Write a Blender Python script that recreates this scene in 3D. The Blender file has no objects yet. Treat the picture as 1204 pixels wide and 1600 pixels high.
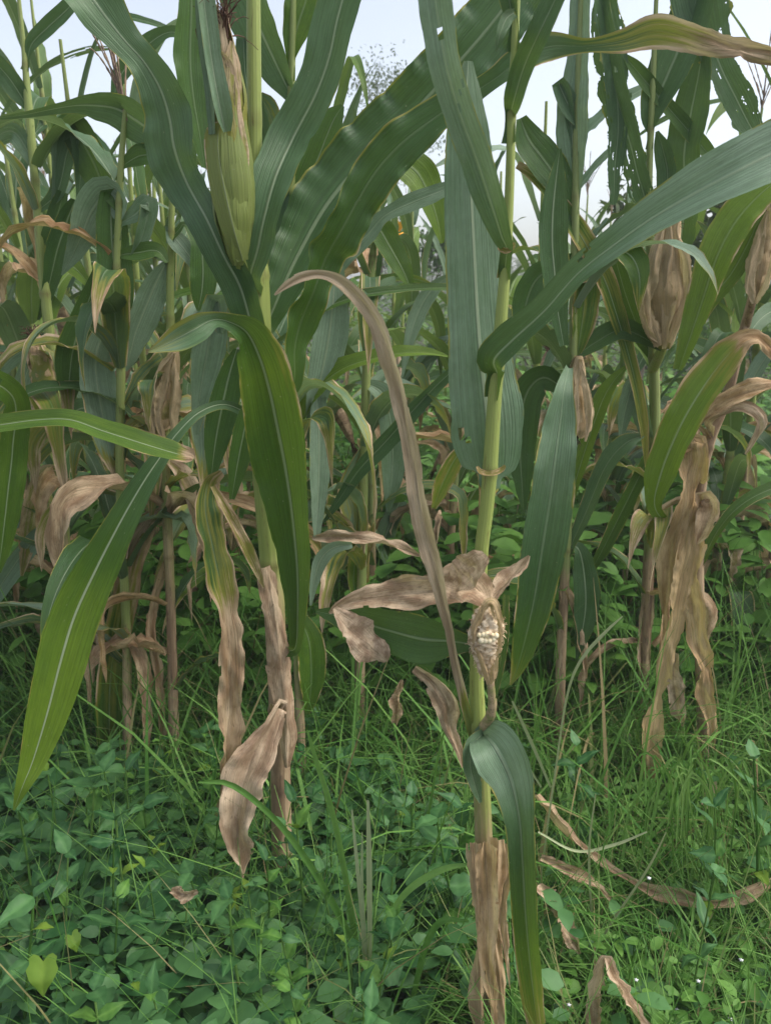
import bpy, math, random
import numpy as np
from mathutils import Vector, Matrix

rng = np.random.default_rng(7)
random.seed(7)
scene = bpy.context.scene
col = scene.collection
R = math.radians

# ------------------------------------------------------------------ camera
CAM_H, PITCH, F_PX = 1.20, R(16.0), 1220.0       # eye height (m), downward tilt, focal length in photo pixels
cam_d = bpy.data.cameras.new('camera')
cam_d.sensor_fit = 'VERTICAL'
cam_d.sensor_height = 24.0
cam_d.lens = 24.0 * F_PX / 1600.0
cam_d.clip_start = 0.02
cam_d.clip_end = 800.0
cam_d.dof.use_dof = True
cam_d.dof.focus_distance = 1.22
cam_d.dof.aperture_fstop = 6.0
cam = bpy.data.objects.new('camera', cam_d)
cam.location = (0, 0, CAM_H)
cam.rotation_euler = (math.pi / 2 - PITCH, 0, 0)
col.objects.link(cam)
scene.camera = cam

# ------------------------------------------------------------------ sky, sun, exposure
SUN_EL, SUN_AZ = R(54), R(95)
world = bpy.data.worlds.new('World')
scene.world = world
world.use_nodes = True
wn = world.node_tree
wn.nodes.clear()
sky = wn.nodes.new('ShaderNodeTexSky')
sky.sky_type = 'NISHITA'
sky.sun_disc = False
sky.sun_elevation = SUN_EL
sky.sun_rotation = SUN_AZ
sky.altitude = 100
sky.air_density = 1.0
sky.dust_density = 3.0
sky.ozone_density = 1.0
hs = wn.nodes.new('ShaderNodeHueSaturation')
hs.inputs['Saturation'].default_value = 0.48
bg = wn.nodes.new('ShaderNodeBackground')
bg.inputs['Strength'].default_value = 0.11
wo = wn.nodes.new('ShaderNodeOutputWorld')
wn.links.new(sky.outputs[0], hs.inputs['Color'])
wn.links.new(hs.outputs[0], bg.inputs['Color'])
wn.links.new(bg.outputs[0], wo.inputs['Surface'])

sun_d = bpy.data.lights.new('sun', 'SUN')
sun_d.energy = 1.3
sun_d.angle = R(40)
sun_d.color = (1.0, 0.94, 0.86)
sun = bpy.data.objects.new('sun', sun_d)
# direction TO the sun for the Nishita rotation convention
sd = Vector((math.sin(SUN_AZ) * math.cos(SUN_EL), math.cos(SUN_AZ) * math.cos(SUN_EL), math.sin(SUN_EL)))
sun.rotation_euler = sd.to_track_quat('Z', 'Y').to_euler()
sun.location = (0, -2, 6)
col.objects.link(sun)

vs = scene.view_settings
vs.view_transform = 'Standard'
vs.look = 'None'
vs.gamma = 1.0
vs.use_curve_mapping = False
vs.exposure = 1.3
scene.cycles.max_bounces = 8
scene.cycles.transparent_max_bounces = 8

# ------------------------------------------------------------------ helpers
def P(px, py, Y):
    """world point at horizontal distance Y seen at photo pixel (px, py)"""
    u = (px - 602.0) / F_PX
    v = (800.0 - py) / F_PX
    t = Y / (math.cos(PITCH) + v * math.sin(PITCH))
    return np.array([u * t, Y, CAM_H + t * (-math.sin(PITCH) + v * math.cos(PITCH))])

def M_PER_PX(py, Y):
    v = (800.0 - py) / F_PX
    return Y / (math.cos(PITCH) + v * math.sin(PITCH)) / F_PX

def tag(o, label=None, cat=None, group=None, kind=None):
    if label: o['label'] = label
    if cat: o['category'] = cat
    if group: o['group'] = group
    if kind: o['kind'] = kind
    return o

def thing(name, loc, label, cat, group=None, rz=0.0):
    o = bpy.data.objects.new(name, None)
    o.empty_display_size = 0.05
    o.location = loc
    o.rotation_euler = (0, 0, rz)
    col.objects.link(o)
    return tag(o, label, cat, group)

def link(name, mesh, parent=None):
    o = bpy.data.objects.new(name, mesh)
    col.objects.link(o)
    if parent is not None: o.parent = parent
    return o

def copy_tree(o, parent=None):
    c = o.copy()
    col.objects.link(c)
    if parent is not None: c.parent = parent
    for ch in list(o.children): copy_tree(ch, c)
    return c

def mesh_np(name, V, Q, mat, uv=None, attrs=None, smooth=True):
    """mesh from a vertex array and a list/array of faces (all quads or all triangles)"""
    V = np.asarray(V, dtype=np.float32)
    Q = np.asarray(Q, dtype=np.int32)
    k = Q.shape[1]
    me = bpy.data.meshes.new(name)
    me.vertices.add(len(V)); me.vertices.foreach_set('co', V.ravel())
    me.loops.add(Q.size); me.loops.foreach_set('vertex_index', Q.ravel())
    me.polygons.add(len(Q))
    me.polygons.foreach_set('loop_start', np.arange(0, Q.size, k, dtype=np.int32))
    me.polygons.foreach_set('loop_total', np.full(len(Q), k, dtype=np.int32))
    if uv is not None:
        l = me.uv_layers.new(name='UVMap')
        l.data.foreach_set('uv', np.asarray(uv, dtype=np.float32)[Q.ravel()].ravel())
    for an, av in (attrs or {}).items():
        a = me.attributes.new(an, 'FLOAT', 'POINT')
        a.data.foreach_set('value', np.asarray(av, dtype=np.float32))
    me.update(calc_edges=True)
    me.validate()
    if smooth: me.polygons.foreach_set('use_smooth', np.ones(len(me.polygons), dtype=bool))
    me.materials.append(mat)
    return me

def spline(A, n):
    """Catmull-Rom through the rows of A, n samples spaced by chord length"""
    A = np.asarray(A, dtype=float)
    if len(A) == 2:
        t = np.linspace(0, 1, n)[:, None]
        return A[0] * (1 - t) + A[1] * t
    d = np.linalg.norm(np.diff(A[:, :3], axis=0), axis=1)
    k = np.concatenate([[0], np.cumsum(np.maximum(d, 1e-5))])
    E = np.vstack([2 * A[0] - A[1], A, 2 * A[-1] - A[-2]])
    s = np.linspace(0, k[-1], n)
    out = np.empty((n, A.shape[1]))
    for i, x in enumerate(s):
        j = min(max(np.searchsorted(k, x, side='right') - 1, 0), len(A) - 2)
        t = (x - k[j]) / (k[j + 1] - k[j])
        p0, p1, p2, p3 = E[j], E[j + 1], E[j + 2], E[j + 3]
        out[i] = 0.5 * (2 * p1 + (p2 - p0) * t + (2 * p0 - 5 * p1 + 4 * p2 - p3) * t * t + (3 * p1 - p0 - 3 * p2 + p3) * t ** 3)
    return out

def unit(a):
    return a / np.maximum(np.linalg.norm(a, axis=-1, keepdims=True), 1e-9)

# ------------------------------------------------------------------ materials
def nt_new(name):
    m = bpy.data.materials.new(name)
    m.use_nodes = True
    t = m.node_tree
    t.nodes.clear()
    return m, t

class NB:
    """tiny node-tree writer"""
    def __init__(s, t): s.t = t
    def n(s, kind, **kw):
        x = s.t.nodes.new(kind)
        for k, v in kw.items(): setattr(x, k, v)
        return x
    def put(s, sock, v):
        if hasattr(v, 'is_linked') or isinstance(v, bpy.types.NodeSocket): s.t.links.new(v, sock)
        else: sock.default_value = v
    def math(s, op, a, b=0.0, c=0.0, clamp=False):
        x = s.n('ShaderNodeMath', operation=op, use_clamp=clamp)
        s.put(x.inputs[0], a); s.put(x.inputs[1], b); s.put(x.inputs[2], c)
        return x.outputs[0]
    def mix(s, f, a, b):
        x = s.n('ShaderNodeMix', data_type='RGBA')
        s.put(x.inputs[0], f)
        s.put(x.inputs[6], a if not isinstance(a, tuple) else (*a, 1.0))
        s.put(x.inputs[7], b if not isinstance(b, tuple) else (*b, 1.0))
        return x.outputs[2]
    def ss(s, v, lo, hi):
        x = s.n('ShaderNodeMapRange', interpolation_type='SMOOTHSTEP')
        s.put(x.inputs[0], v); s.put(x.inputs[1], lo); s.put(x.inputs[2], hi)
        return x.outputs[0]
    def noise(s, vec, scale, detail=3.0, rough=0.55):
        x = s.n('ShaderNodeTexNoise')
        if vec is not None: s.t.links.new(vec, x.inputs['Vector'])
        x.inputs['Scale'].default_value = scale
        x.inputs['Detail'].default_value = detail
        x.inputs['Roughness'].default_value = rough
        return x.outputs[0]
    def attr(s, name):
        return s.n('ShaderNodeAttribute', attribute_name=name).outputs['Fac']
    def mapping(s, vec, scale):
        x = s.n('ShaderNodeMapping')
        s.t.links.new(vec, x.inputs[0]); x.inputs['Scale'].default_value = scale
        return x.outputs[0]

def maize_leaf_material(name='maize_leaf', pale=0.0, straw=0.0):
    m, t = nt_new(name)
    b = NB(t)
    tc = b.n('ShaderNodeTexCoord')
    uv, ob = tc.outputs['UV'], tc.outputs['Object']
    sep = b.n('ShaderNodeSeparateXYZ'); t.links.new(uv, sep.inputs[0])
    u, v = sep.outputs[0], sep.outputs[1]
    oi = b.n('ShaderNodeObjectInfo')
    rnd = oi.outputs['Random']
    across = b.math('ABSOLUTE', b.math('SUBTRACT', u, 0.5))                      # 0 midrib .. .5 edge
    off = b.n('ShaderNodeVectorMath', operation='ADD'); t.links.new(uv, off.inputs[0])
    cmb = b.n('ShaderNodeCombineXYZ'); t.links.new(b.math('MULTIPLY', rnd, 37.0), cmb.inputs[2]); t.links.new(cmb.outputs[0], off.inputs[1])
    uvr = off.outputs[0]
    veins = b.noise(b.mapping(uvr, (46, 1.3, 1)), 1.0, 2.0, 0.6)
    blotch = b.noise(b.mapping(uvr, (2.4, 6, 1)), 1.0, 4.0, 0.6)
    fine = b.noise(b.mapping(uvr, (16, 40, 1)), 1.0, 4.0, 0.7)
    streak = b.noise(b.mapping(uvr, (9, 2.2, 1)), 1.0, 3.0, 0.6)
    # greens
    tone = b.math('ADD', b.attr('tone'), b.math('MULTIPLY', b.math('SUBTRACT', rnd, 0.5), 0.22))
    tone = b.math('ADD', tone, b.math('MULTIPLY', b.math('SUBTRACT', blotch, 0.5), 0.35), clamp=True)
    ramp = b.n('ShaderNodeValToRGB'); t.links.new(tone, ramp.inputs[0])
    e = ramp.color_ramp.elements
    e[0].position, e[0].color = 0.0, (0.150, 0.250, 0.022, 1)
    e[1].position, e[1].color = 1.0, (0.230, 0.330, 0.225, 1)
    for p, c in ((0.22, (0.068, 0.148, 0.018, 1)), (0.5, (0.046, 0.110, 0.034, 1)), (0.75, (0.095, 0.180, 0.082, 1))):
        x = e.new(p); x.color = c
    green = ramp.outputs[0]
    hv = b.n('ShaderNodeHueSaturation'); t.links.new(green, hv.inputs['Color'])
    t.links.new(b.math('ADD', 0.52, b.math('ADD', b.math('MULTIPLY', b.ss(veins, 0.3, 0.7), 0.36), b.math('MULTIPLY', fine, 0.58))), hv.inputs['Value'])
    green = hv.outputs[0]
    if pale: green = b.mix(pale, green, (0.34, 0.38, 0.12))
    # pale flecks
    vo = b.n('ShaderNodeTexVoronoi'); t.links.new(b.mapping(uvr, (9, 60, 1)), vo.inputs['Vector']); vo.inputs['Scale'].default_value = 1.0
    fleck = b.math('MULTIPLY', b.ss(vo.outputs['Distance'], 0.16, 0.05), b.ss(fine, 0.5, 0.62))
    green = b.mix(b.math('MULTIPLY', fleck, 0.75), green, (0.30, 0.33, 0.20))
    # pale midrib
    ribw = b.math('SUBTRACT', 0.046, b.math('MULTIPLY', v, 0.022))
    rib = b.ss(across, ribw, b.math('MULTIPLY', ribw, 0.45))
    green = b.mix(b.math('MULTIPLY', rib, b.math('ADD', b.math('MULTIPLY', rnd, 0.4), b.math('MULTIPLY', b.attr('warm'), 0.65))), green, (0.46, 0.54, 0.36))
    # other side of the blade is paler and duller
    geo = b.n('ShaderNodeNewGeometry')
    green = b.mix(b.math('MULTIPLY', geo.outputs['Backfacing'], 0.30), green, (0.17, 0.23, 0.15))
    # yellow lips along the edge
    edge = b.math('MULTIPLY', b.ss(across, 0.425, 0.5), b.ss(blotch, 0.40, 0.62))
    # dryness: green > yellow > tan > brown
    dry = b.attr('dry')
    mid = b.math('MULTIPLY', b.math('MULTIPLY', dry, b.math('SUBTRACT', 1.0, dry)), 4.0)
    d = b.math('ADD', dry, b.math('MULTIPLY', mid, b.math('MULTIPLY', b.math('SUBTRACT', b.math('ADD', streak, b.math('MULTIPLY', blotch, 0.6)), 0.82), 0.95)))
    d = b.math('ADD', d, b.math('MULTIPLY', edge, 0.52))
    d = b.math('ADD', d, b.math('MULTIPLY', b.math('MULTIPLY', b.ss(across, 0.28, 0.5), mid), 0.22))
    tan = b.mix(b.ss(blotch, 0.35, 0.68), (0.37, 0.230, 0.135), (0.74, 0.555, 0.365))
    tan = b.mix(b.math('MULTIPLY', b.ss(streak, 0.52, 0.75), b.math('MULTIPLY', b.attr('warm'), 0.95)), tan, (0.50, 0.32, 0.13))
    tan = b.mix(b.math('MULTIPLY', b.ss(fine, 0.55, 0.72), 0.65), tan, (0.105, 0.058, 0.036))
    if straw: tan = b.mix(straw, tan, (0.70, 0.55, 0.34))
    hv2 = b.n('ShaderNodeHueSaturation'); t.links.new(tan, hv2.inputs['Color'])
    t.links.new(b.math('ADD', 0.58, b.math('MULTIPLY', veins, 0.85)), hv2.inputs['Value'])
    t.links.new(b.math('ADD', 0.88, b.math('MULTIPLY', b.attr('warm'), 0.40)), hv2.inputs['Saturation'])
    tan = hv2.outputs[0]
    c = b.mix(b.ss(d, 0.26, 0.5), green, (0.27, 0.27, 0.045))
    c = b.mix(b.ss(d, 0.48, 0.74), c, tan)
    p = b.n('ShaderNodeBsdfPrincipled')
    t.links.new(c, p.inputs['Base Color'])
    t.links.new(b.math('ADD', b.math('ADD', 0.36, b.math('MULTIPLY', blotch, 0.16)), b.math('MULTIPLY', b.ss(d, 0.4, 0.8), 0.4)), p.inputs['Roughness'])
    p.inputs['Specular IOR Level'].default_value = 0.42
    h = b.math('ADD', b.math('MULTIPLY', veins, 1.0), b.math('MULTIPLY', rib, 0.9))
    h = b.math('ADD', h, b.math('MULTIPLY', b.math('MULTIPLY', streak, 2.2), b.ss(d, 0.4, 0.8)))
    bump = b.n('ShaderNodeBump'); bump.inputs['Strength'].default_value = 0.6; bump.inputs['Distance'].default_value = 0.0025
    t.links.new(h, bump.inputs['Height']); t.links.new(bump.outputs[0], p.inputs['Normal'])
    tr = b.n('ShaderNodeBsdfTranslucent')
    t.links.new(b.mix(0.5, c, (0.16, 0.24, 0.03)), tr.inputs['Color'])
    t.links.new(bump.outputs[0], tr.inputs['Normal'])
    mx = b.n('ShaderNodeMixShader'); mx.inputs[0].default_value = 0.33
    t.links.new(p.outputs[0], mx.inputs[1]); t.links.new(tr.outputs[0], mx.inputs[2])
    o = b.n('ShaderNodeOutputMaterial'); t.links.new(mx.outputs[0], o.inputs[0])
    return m

def stalk_material():
    m, t = nt_new('maize_stalk')
    b = NB(t)
    tc = b.n('ShaderNodeTexCoord')
    uv = tc.outputs['UV']
    rnd = b.n('ShaderNodeObjectInfo').outputs['Random']
    off = b.n('ShaderNodeVectorMath', operation='ADD'); t.links.new(uv, off.inputs[0])
    cmb = b.n('ShaderNodeCombineXYZ'); t.links.new(b.math('MULTIPLY', rnd, 31.0), cmb.inputs[2]); t.links.new(cmb.outputs[0], off.inputs[1])
    uvr = off.outputs[0]
    ribs = b.noise(b.mapping(uvr, (38, 1.2, 1)), 1.0, 2.0)
    blotch = b.noise(b.mapping(uvr, (3, 9, 1)), 1.0, 5.0, 0.65)
    spot = b.noise(b.mapping(uvr, (9, 34, 1)), 1.0, 3.0, 0.6)
    dry = b.attr('dry')
    g = b.mix(b.ss(b.attr('tone'), 0.0, 1.0), (0.27, 0.33, 0.085), (0.150, 0.190, 0.090))
    g = b.mix(b.math('MULTIPLY', b.ss(spot, 0.60, 0.70), 0.55), g, (0.13, 0.085, 0.035))
    d = b.math('ADD', dry, b.math('MULTIPLY', b.math('SUBTRACT', blotch, 0.5), 0.75))
    tan = b.mix(b.ss(blotch, 0.36, 0.66), (0.22, 0.145, 0.09), (0.46, 0.34, 0.21))
    tan = b.mix(b.math('MULTIPLY', b.ss(spot, 0.55, 0.70), 0.7), tan, (0.10, 0.062, 0.045))
    c = b.mix(b.ss(d, 0.28, 0.62), g, tan)
    hv = b.n('ShaderNodeHueSaturation'); t.links.new(c, hv.inputs['Color'])
    t.links.new(b.math('ADD', 0.66, b.math('MULTIPLY', ribs, 0.66)), hv.inputs['Value'])
    node = b.attr('node')
    c = b.mix(b.math('MULTIPLY', node, 0.55), hv.outputs[0], (0.12, 0.085, 0.03))
    p = b.n('ShaderNodeBsdfPrincipled'); t.links.new(c, p.inputs['Base Color'])
    p.inputs['Roughness'].default_value = 0.5
    p.inputs['Specular IOR Level'].default_value = 0.35
    bump = b.n('ShaderNodeBump'); bump.inputs['Strength'].default_value = 0.5; bump.inputs['Distance'].default_value = 0.0015
    t.links.new(b.math('ADD', ribs, b.math('MULTIPLY', blotch, 0.6)), bump.inputs['Height']); t.links.new(bump.outputs[0], p.inputs['Normal'])
    o = b.n('ShaderNodeOutputMaterial'); t.links.new(p.outputs[0], o.inputs[0])
    return m

def plant_material(name, dark, light, translucent=0.25, rough=0.5, yellow=0.0, spec=0.35):
    """weed, grass or tree leaf: attribute tone picks between two greens, dry turns it straw coloured"""
    m, t = nt_new(name)
    b = NB(t)
    tc = b.n('ShaderNodeTexCoord')
    n = b.noise(tc.outputs['Object'], 60.0, 3.0)
    rnd = b.n('ShaderNodeObjectInfo').outputs['Random']
    tone = b.math('ADD', b.attr('tone'), b.math('MULTIPLY', b.math('SUBTRACT', n, 0.5), 0.7))
    tone = b.math('ADD', tone, b.math('MULTIPLY', b.math('SUBTRACT', rnd, 0.5), 0.7), clamp=True)
    c = b.mix(tone, dark, light)
    c = b.mix(b.attr('dry'), c, (0.33, 0.25, 0.13))
    p = b.n('ShaderNodeBsdfPrincipled'); t.links.new(c, p.inputs['Base Color'])
    p.inputs['Roughness'].default_value = rough
    p.inputs['Specular IOR Level'].default_value = spec
    tr = b.n('ShaderNodeBsdfTranslucent'); t.links.new(b.mix(0.45, c, (0.12, 0.22, 0.03)), tr.inputs['Color'])
    mx = b.n('ShaderNodeMixShader'); mx.inputs[0].default_value = translucent
    t.links.new(p.outputs[0], mx.inputs[1]); t.links.new(tr.outputs[0], mx.inputs[2])
    o = b.n('ShaderNodeOutputMaterial'); t.links.new(mx.outputs[0], o.inputs[0])
    return m

def simple_material(name, c1, c2, scale=40.0, rough=0.8, stretch=(1, 1, 1)):
    m, t = nt_new(name)
    b = NB(t)
    tc = b.n('ShaderNodeTexCoord')
    vec = b.mapping(tc.outputs['Object'], stretch)
    n = b.noise(vec, scale, 4.0, 0.65)
    c = b.mix(b.ss(n, 0.32, 0.68), c1, c2)
    p = b.n('ShaderNodeBsdfPrincipled'); t.links.new(c, p.inputs['Base Color'])
    p.inputs['Roughness'].default_value = rough
    p.inputs['Specular IOR Level'].default_value = 0.25
    bump = b.n('ShaderNodeBump'); bump.inputs['Strength'].default_value = 0.5; bump.inputs['Distance'].default_value = 0.002
    t.links.new(n, bump.inputs['Height']); t.links.new(bump.outputs[0], p.inputs['Normal'])
    o = b.n('ShaderNodeOutputMaterial'); t.links.new(p.outputs[0], o.inputs[0])
    return m

M_LEAF = maize_leaf_material()
M_HUSK = maize_leaf_material('maize_husk', 0.6, 0.25)
M_STRAW = maize_leaf_material('straw_husk', 0.3, 0.6)
M_STALK = stalk_material()
M_WEED = plant_material('weed_leaf', (0.020, 0.088, 0.024), (0.095, 0.225, 0.072), 0.28, 0.5, spec=0.3)
M_SMALL = plant_material('small_weed_leaf', (0.044, 0.140, 0.024), (0.150, 0.310, 0.060), 0.32, 0.5, spec=0.18)
M_GRASS = plant_material('grass_blade', (0.048, 0.165, 0.022), (0.210, 0.390, 0.095), 0.32, 0.5, spec=0.18)
M_BUSH = plant_material('bush_leaf', (0.060, 0.135, 0.030), (0.150, 0.250, 0.060), 0.35, 0.5)
M_TREE = plant_material('tree_leaf', (0.055, 0.090, 0.035), (0.120, 0.150, 0.070), 0.3, 0.6)
M_YELLOW = plant_material('yellow_green_leaf', (0.13, 0.24, 0.025), (0.20, 0.32, 0.04), 0.3, 0.5)
M_PALE = plant_material('pale_grass', (0.20, 0.29, 0.12), (0.40, 0.47, 0.26), 0.25, 0.5, spec=0.2)
M_SOIL = simple_material('soil', (0.020, 0.022, 0.012), (0.055, 0.050, 0.030), 14.0, 0.95)
M_BARK = simple_material('bark', (0.06, 0.05, 0.04), (0.14, 0.12, 0.09), 20.0, 0.9, (1, 1, 0.2))
M_SILK = simple_material('dry_silk', (0.05, 0.028, 0.018), (0.14, 0.075, 0.05), 60.0, 0.9, (1, 1, 0.2))
M_TASSEL = simple_material('tassel_straw', (0.16, 0.105, 0.085), (0.34, 0.26, 0.17), 50.0, 0.85)
M_FIBRE = simple_material('straw_fibre', (0.42, 0.30, 0.17), (0.70, 0.56, 0.36), 50.0, 0.85)
M_COB = simple_material('chewed_cob', (0.46, 0.32, 0.18), (0.84, 0.70, 0.50), 90.0, 0.85)
M_KERNEL = simple_material('kernel', (0.80, 0.66, 0.38), (0.86, 0.76, 0.54), 60.0, 0.45)
M_FLOWER = simple_material('orange_petal', (0.75, 0.30, 0.02), (0.80, 0.42, 0.05), 30.0, 0.6)
M_WHITE = simple_material('white_petal', (0.70, 0.70, 0.76), (0.80, 0.80, 0.82), 30.0, 0.6)

# ------------------------------------------------------------------ blade and tube geometry
def blade_mesh(name, C, S, HW, tone, dry, fold=0.25, wave=0.10, waves=5.0, curl=0.0, wrap=0.0, ragged=0.0, warm=0.3, seed=0, k=9, holes=(), mat=None, crumple=1.0):
    """strip blade: centre line C (n,3), side vectors S (n,3) unit, half widths HW (n); dry/tone per row"""
    n = len(C)
    r = np.random.default_rng(seed)
    T = unit(np.gradient(C, axis=0))
    N = unit(np.cross(T, S))
    s = np.linspace(-1, 1, k)
    vv = np.linspace(0, 1, n)
    ph = r.uniform(0, 6.28, 4)
    smooth = lambda m: np.interp(vv, np.linspace(0, 1, m), r.standard_normal(m))
    L = np.linalg.norm(np.diff(C, axis=0), axis=1).sum()
    cr = np.clip((np.asarray(dry) - .5) * 2.2, 0, 1) * crumple * 0.72            # only withered tissue shrivels
    kn = max(4, int(L * 16))
    ang = cr * 0.75 * smooth(kn)
    S, N = S * np.cos(ang)[:, None] + N * np.sin(ang)[:, None], N * np.cos(ang)[:, None] - S * np.sin(ang)[:, None]
    HW = HW * (1 + cr * (0.22 * smooth(kn + 3) - 0.10)).clip(.45, 1.5)
    a = np.abs(s)
    vw = vv + 0.05 * smooth(5)
    per = (np.sin(vw * waves * 6.28 + ph[0])[:, None] * np.where(s < 0, 1, 0)[None] +
           np.sin((vv + 0.05 * smooth(6)) * waves * 6.9 + ph[1])[:, None] * np.where(s > 0, 1, 0)[None] +
           0.5 * np.sin(vw * waves * 15 + ph[2])[:, None]) * (0.65 + 0.35 * smooth(5).clip(-1.5, 1.5))[:, None] * (1 - 0.6 * cr)[:, None]
    ew = np.clip(np.minimum(vv / 0.12, 1), 0, 1)[:, None]
    out = (np.asarray(fold)[..., None] if np.ndim(fold) else fold) * a[None] + curl * a[None] ** 2 + wave * per * (a[None] ** 2.2) * ew
    out = out + cr[:, None] * (0.26 * np.sin(s[None] * 4.3 + ph[3] + 2.5 * smooth(kn)[:, None]) + 0.13 * np.sin(s[None] * 9.5 + 3 * smooth(kn + 2)[:, None]) + 0.10 * r.standard_normal((n, 1)) * a[None])
    if wrap: out = out + wrap * np.exp(-vv[:, None] / 0.06) * a[None] ** 2
    jag = np.interp(np.arange(n), np.arange(0, n + 6, 6), r.standard_normal(len(np.arange(0, n + 6, 6))))[:, None] * np.sign(s)[None] + r.standard_normal((n, 1)) * 0.25
    edge = 1 + (0.022 + 0.3 * ragged + 0.13 * cr[:, None]) * jag * (a[None] > 0.99)
    V = C[:, None, :] + S[:, None, :] * (s[None, :, None] * edge[..., None]) * HW[:, None, None] + N[:, None, :] * (out * HW[:, None])[..., None]
    V = V.reshape(-1, 3)
    idx = np.arange(n * k).reshape(n, k)
    Q = np.stack([idx[:-1, :-1], idx[1:, :-1], idx[1:, 1:], idx[:-1, 1:]], -1)
    keep = np.ones(Q.shape[:2], bool)
    bite = (np.interp(np.arange(n - 1), np.arange(0, n + 4, 4), r.random(len(np.arange(0, n + 4, 4)))) < .16 * cr[:-1]) 
    keep[bite, 0 if r.random() < .5 else -1] = False
    if ragged > 0:
        gi, gj = max(3, n // 9), max(3, (k - 1) // 2)
        g = r.random((gi + 2, gj + 2))
        fi, fj = np.linspace(0, gi, n - 1), np.linspace(0, gj, k - 1)
        i0, j0 = fi.astype(int), fj.astype(int)
        ti, tj = (fi - i0)[:, None], (fj - j0)[None]
        val = (g[i0][:, j0] * (1 - ti) + g[i0 + 1][:, j0] * ti) * (1 - tj) + (g[i0][:, j0 + 1] * (1 - ti) + g[i0 + 1][:, j0 + 1] * ti) * tj
        val = val + 0.10 * (r.random(val.shape) - .5)
        uu = np.abs((np.arange(k - 1) + 0.5) / (k - 1) - 0.5)[None]
        keep &= (val > ragged * (0.75 + 0.4 * vv[:-1, None])) | (uu < 0.07)
    for (hu, hv, du, dv) in holes:
        uu = (np.arange(k - 1) + 0.5) / (k - 1)
        ww = (np.arange(n - 1) + 0.5) / (n - 1)
        keep &= ~((((uu[None] - hu) / du) ** 2 + ((ww[:, None] - hv) / dv) ** 2) < 1)
    Q = Q[keep].reshape(-1, 4)
    uv = np.stack([np.broadcast_to((s + 1) / 2, (n, k)), np.broadcast_to(vv[:, None], (n, k))], -1).reshape(-1, 2)
    at = {'tone': np.repeat(tone, k), 'dry': np.repeat(dry, k), 'warm': np.full(n * k, warm)}
    return mesh_np(name, V, Q, mat or M_LEAF, uv, at)

def tube_arrays(C, rad, k=8, flat=None):
    """ring tube along C with radii rad; returns V, Q, uv"""
    n = len(C)
    T = unit(np.gradient(C, axis=0))
    ref = np.array([1.0, 0, 0]) if abs(T[:, 0]).mean() < 0.8 else np.array([0, 1.0, 0])
    A = unit(np.cross(T, ref)); B = np.cross(T, A)
    th = np.linspace(0, 2 * math.pi, k + 1)
    V = C[:, None] + (np.cos(th)[None, :, None] * A[:, None] + np.sin(th)[None, :, None] * B[:, None]) * np.asarray(rad)[:, None, None]
    idx = np.arange(n * (k + 1)).reshape(n, k + 1)
    Q = np.stack([idx[:-1, :-1], idx[:-1, 1:], idx[1:, 1:], idx[1:, :-1]], -1).reshape(-1, 4)
    uv = np.stack([np.broadcast_to(np.linspace(0, 1, k + 1), (n, k + 1)), np.broadcast_to(np.linspace(0, 1, n)[:, None], (n, k + 1))], -1).reshape(-1, 2)
    return V.reshape(-1, 3), Q, uv

def join_arrays(parts):
    V, Q, U, o = [], [], [], 0
    for v, q, u in parts:
        V.append(v); Q.append(q + o); U.append(u); o += len(v)
    return np.vstack(V), np.vstack(Q), np.vstack(U)

def stalk_mesh(name, C, rad, nodes, dry, tone, k=12):
    """C (n,3), rad (n); nodes: fractions along the stalk that carry a swollen ring"""
    n = len(C)
    vv = np.linspace(0, 1, n)
    nd = np.zeros(n)
    length = np.linalg.norm(np.diff(C, axis=0), axis=1).sum()
    for f in nodes: nd = np.maximum(nd, np.exp(-((vv - f) * length / 0.006) ** 2))
    r = np.asarray(rad) * (1 + 0.16 * nd)
    V, Q, uv = tube_arrays(C, r, k)
    return mesh_np(name, V, Q, M_STALK, uv, {'dry': np.repeat(dry, k + 1), 'tone': np.repeat(tone, k + 1), 'node': np.repeat(nd, k + 1)})

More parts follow.
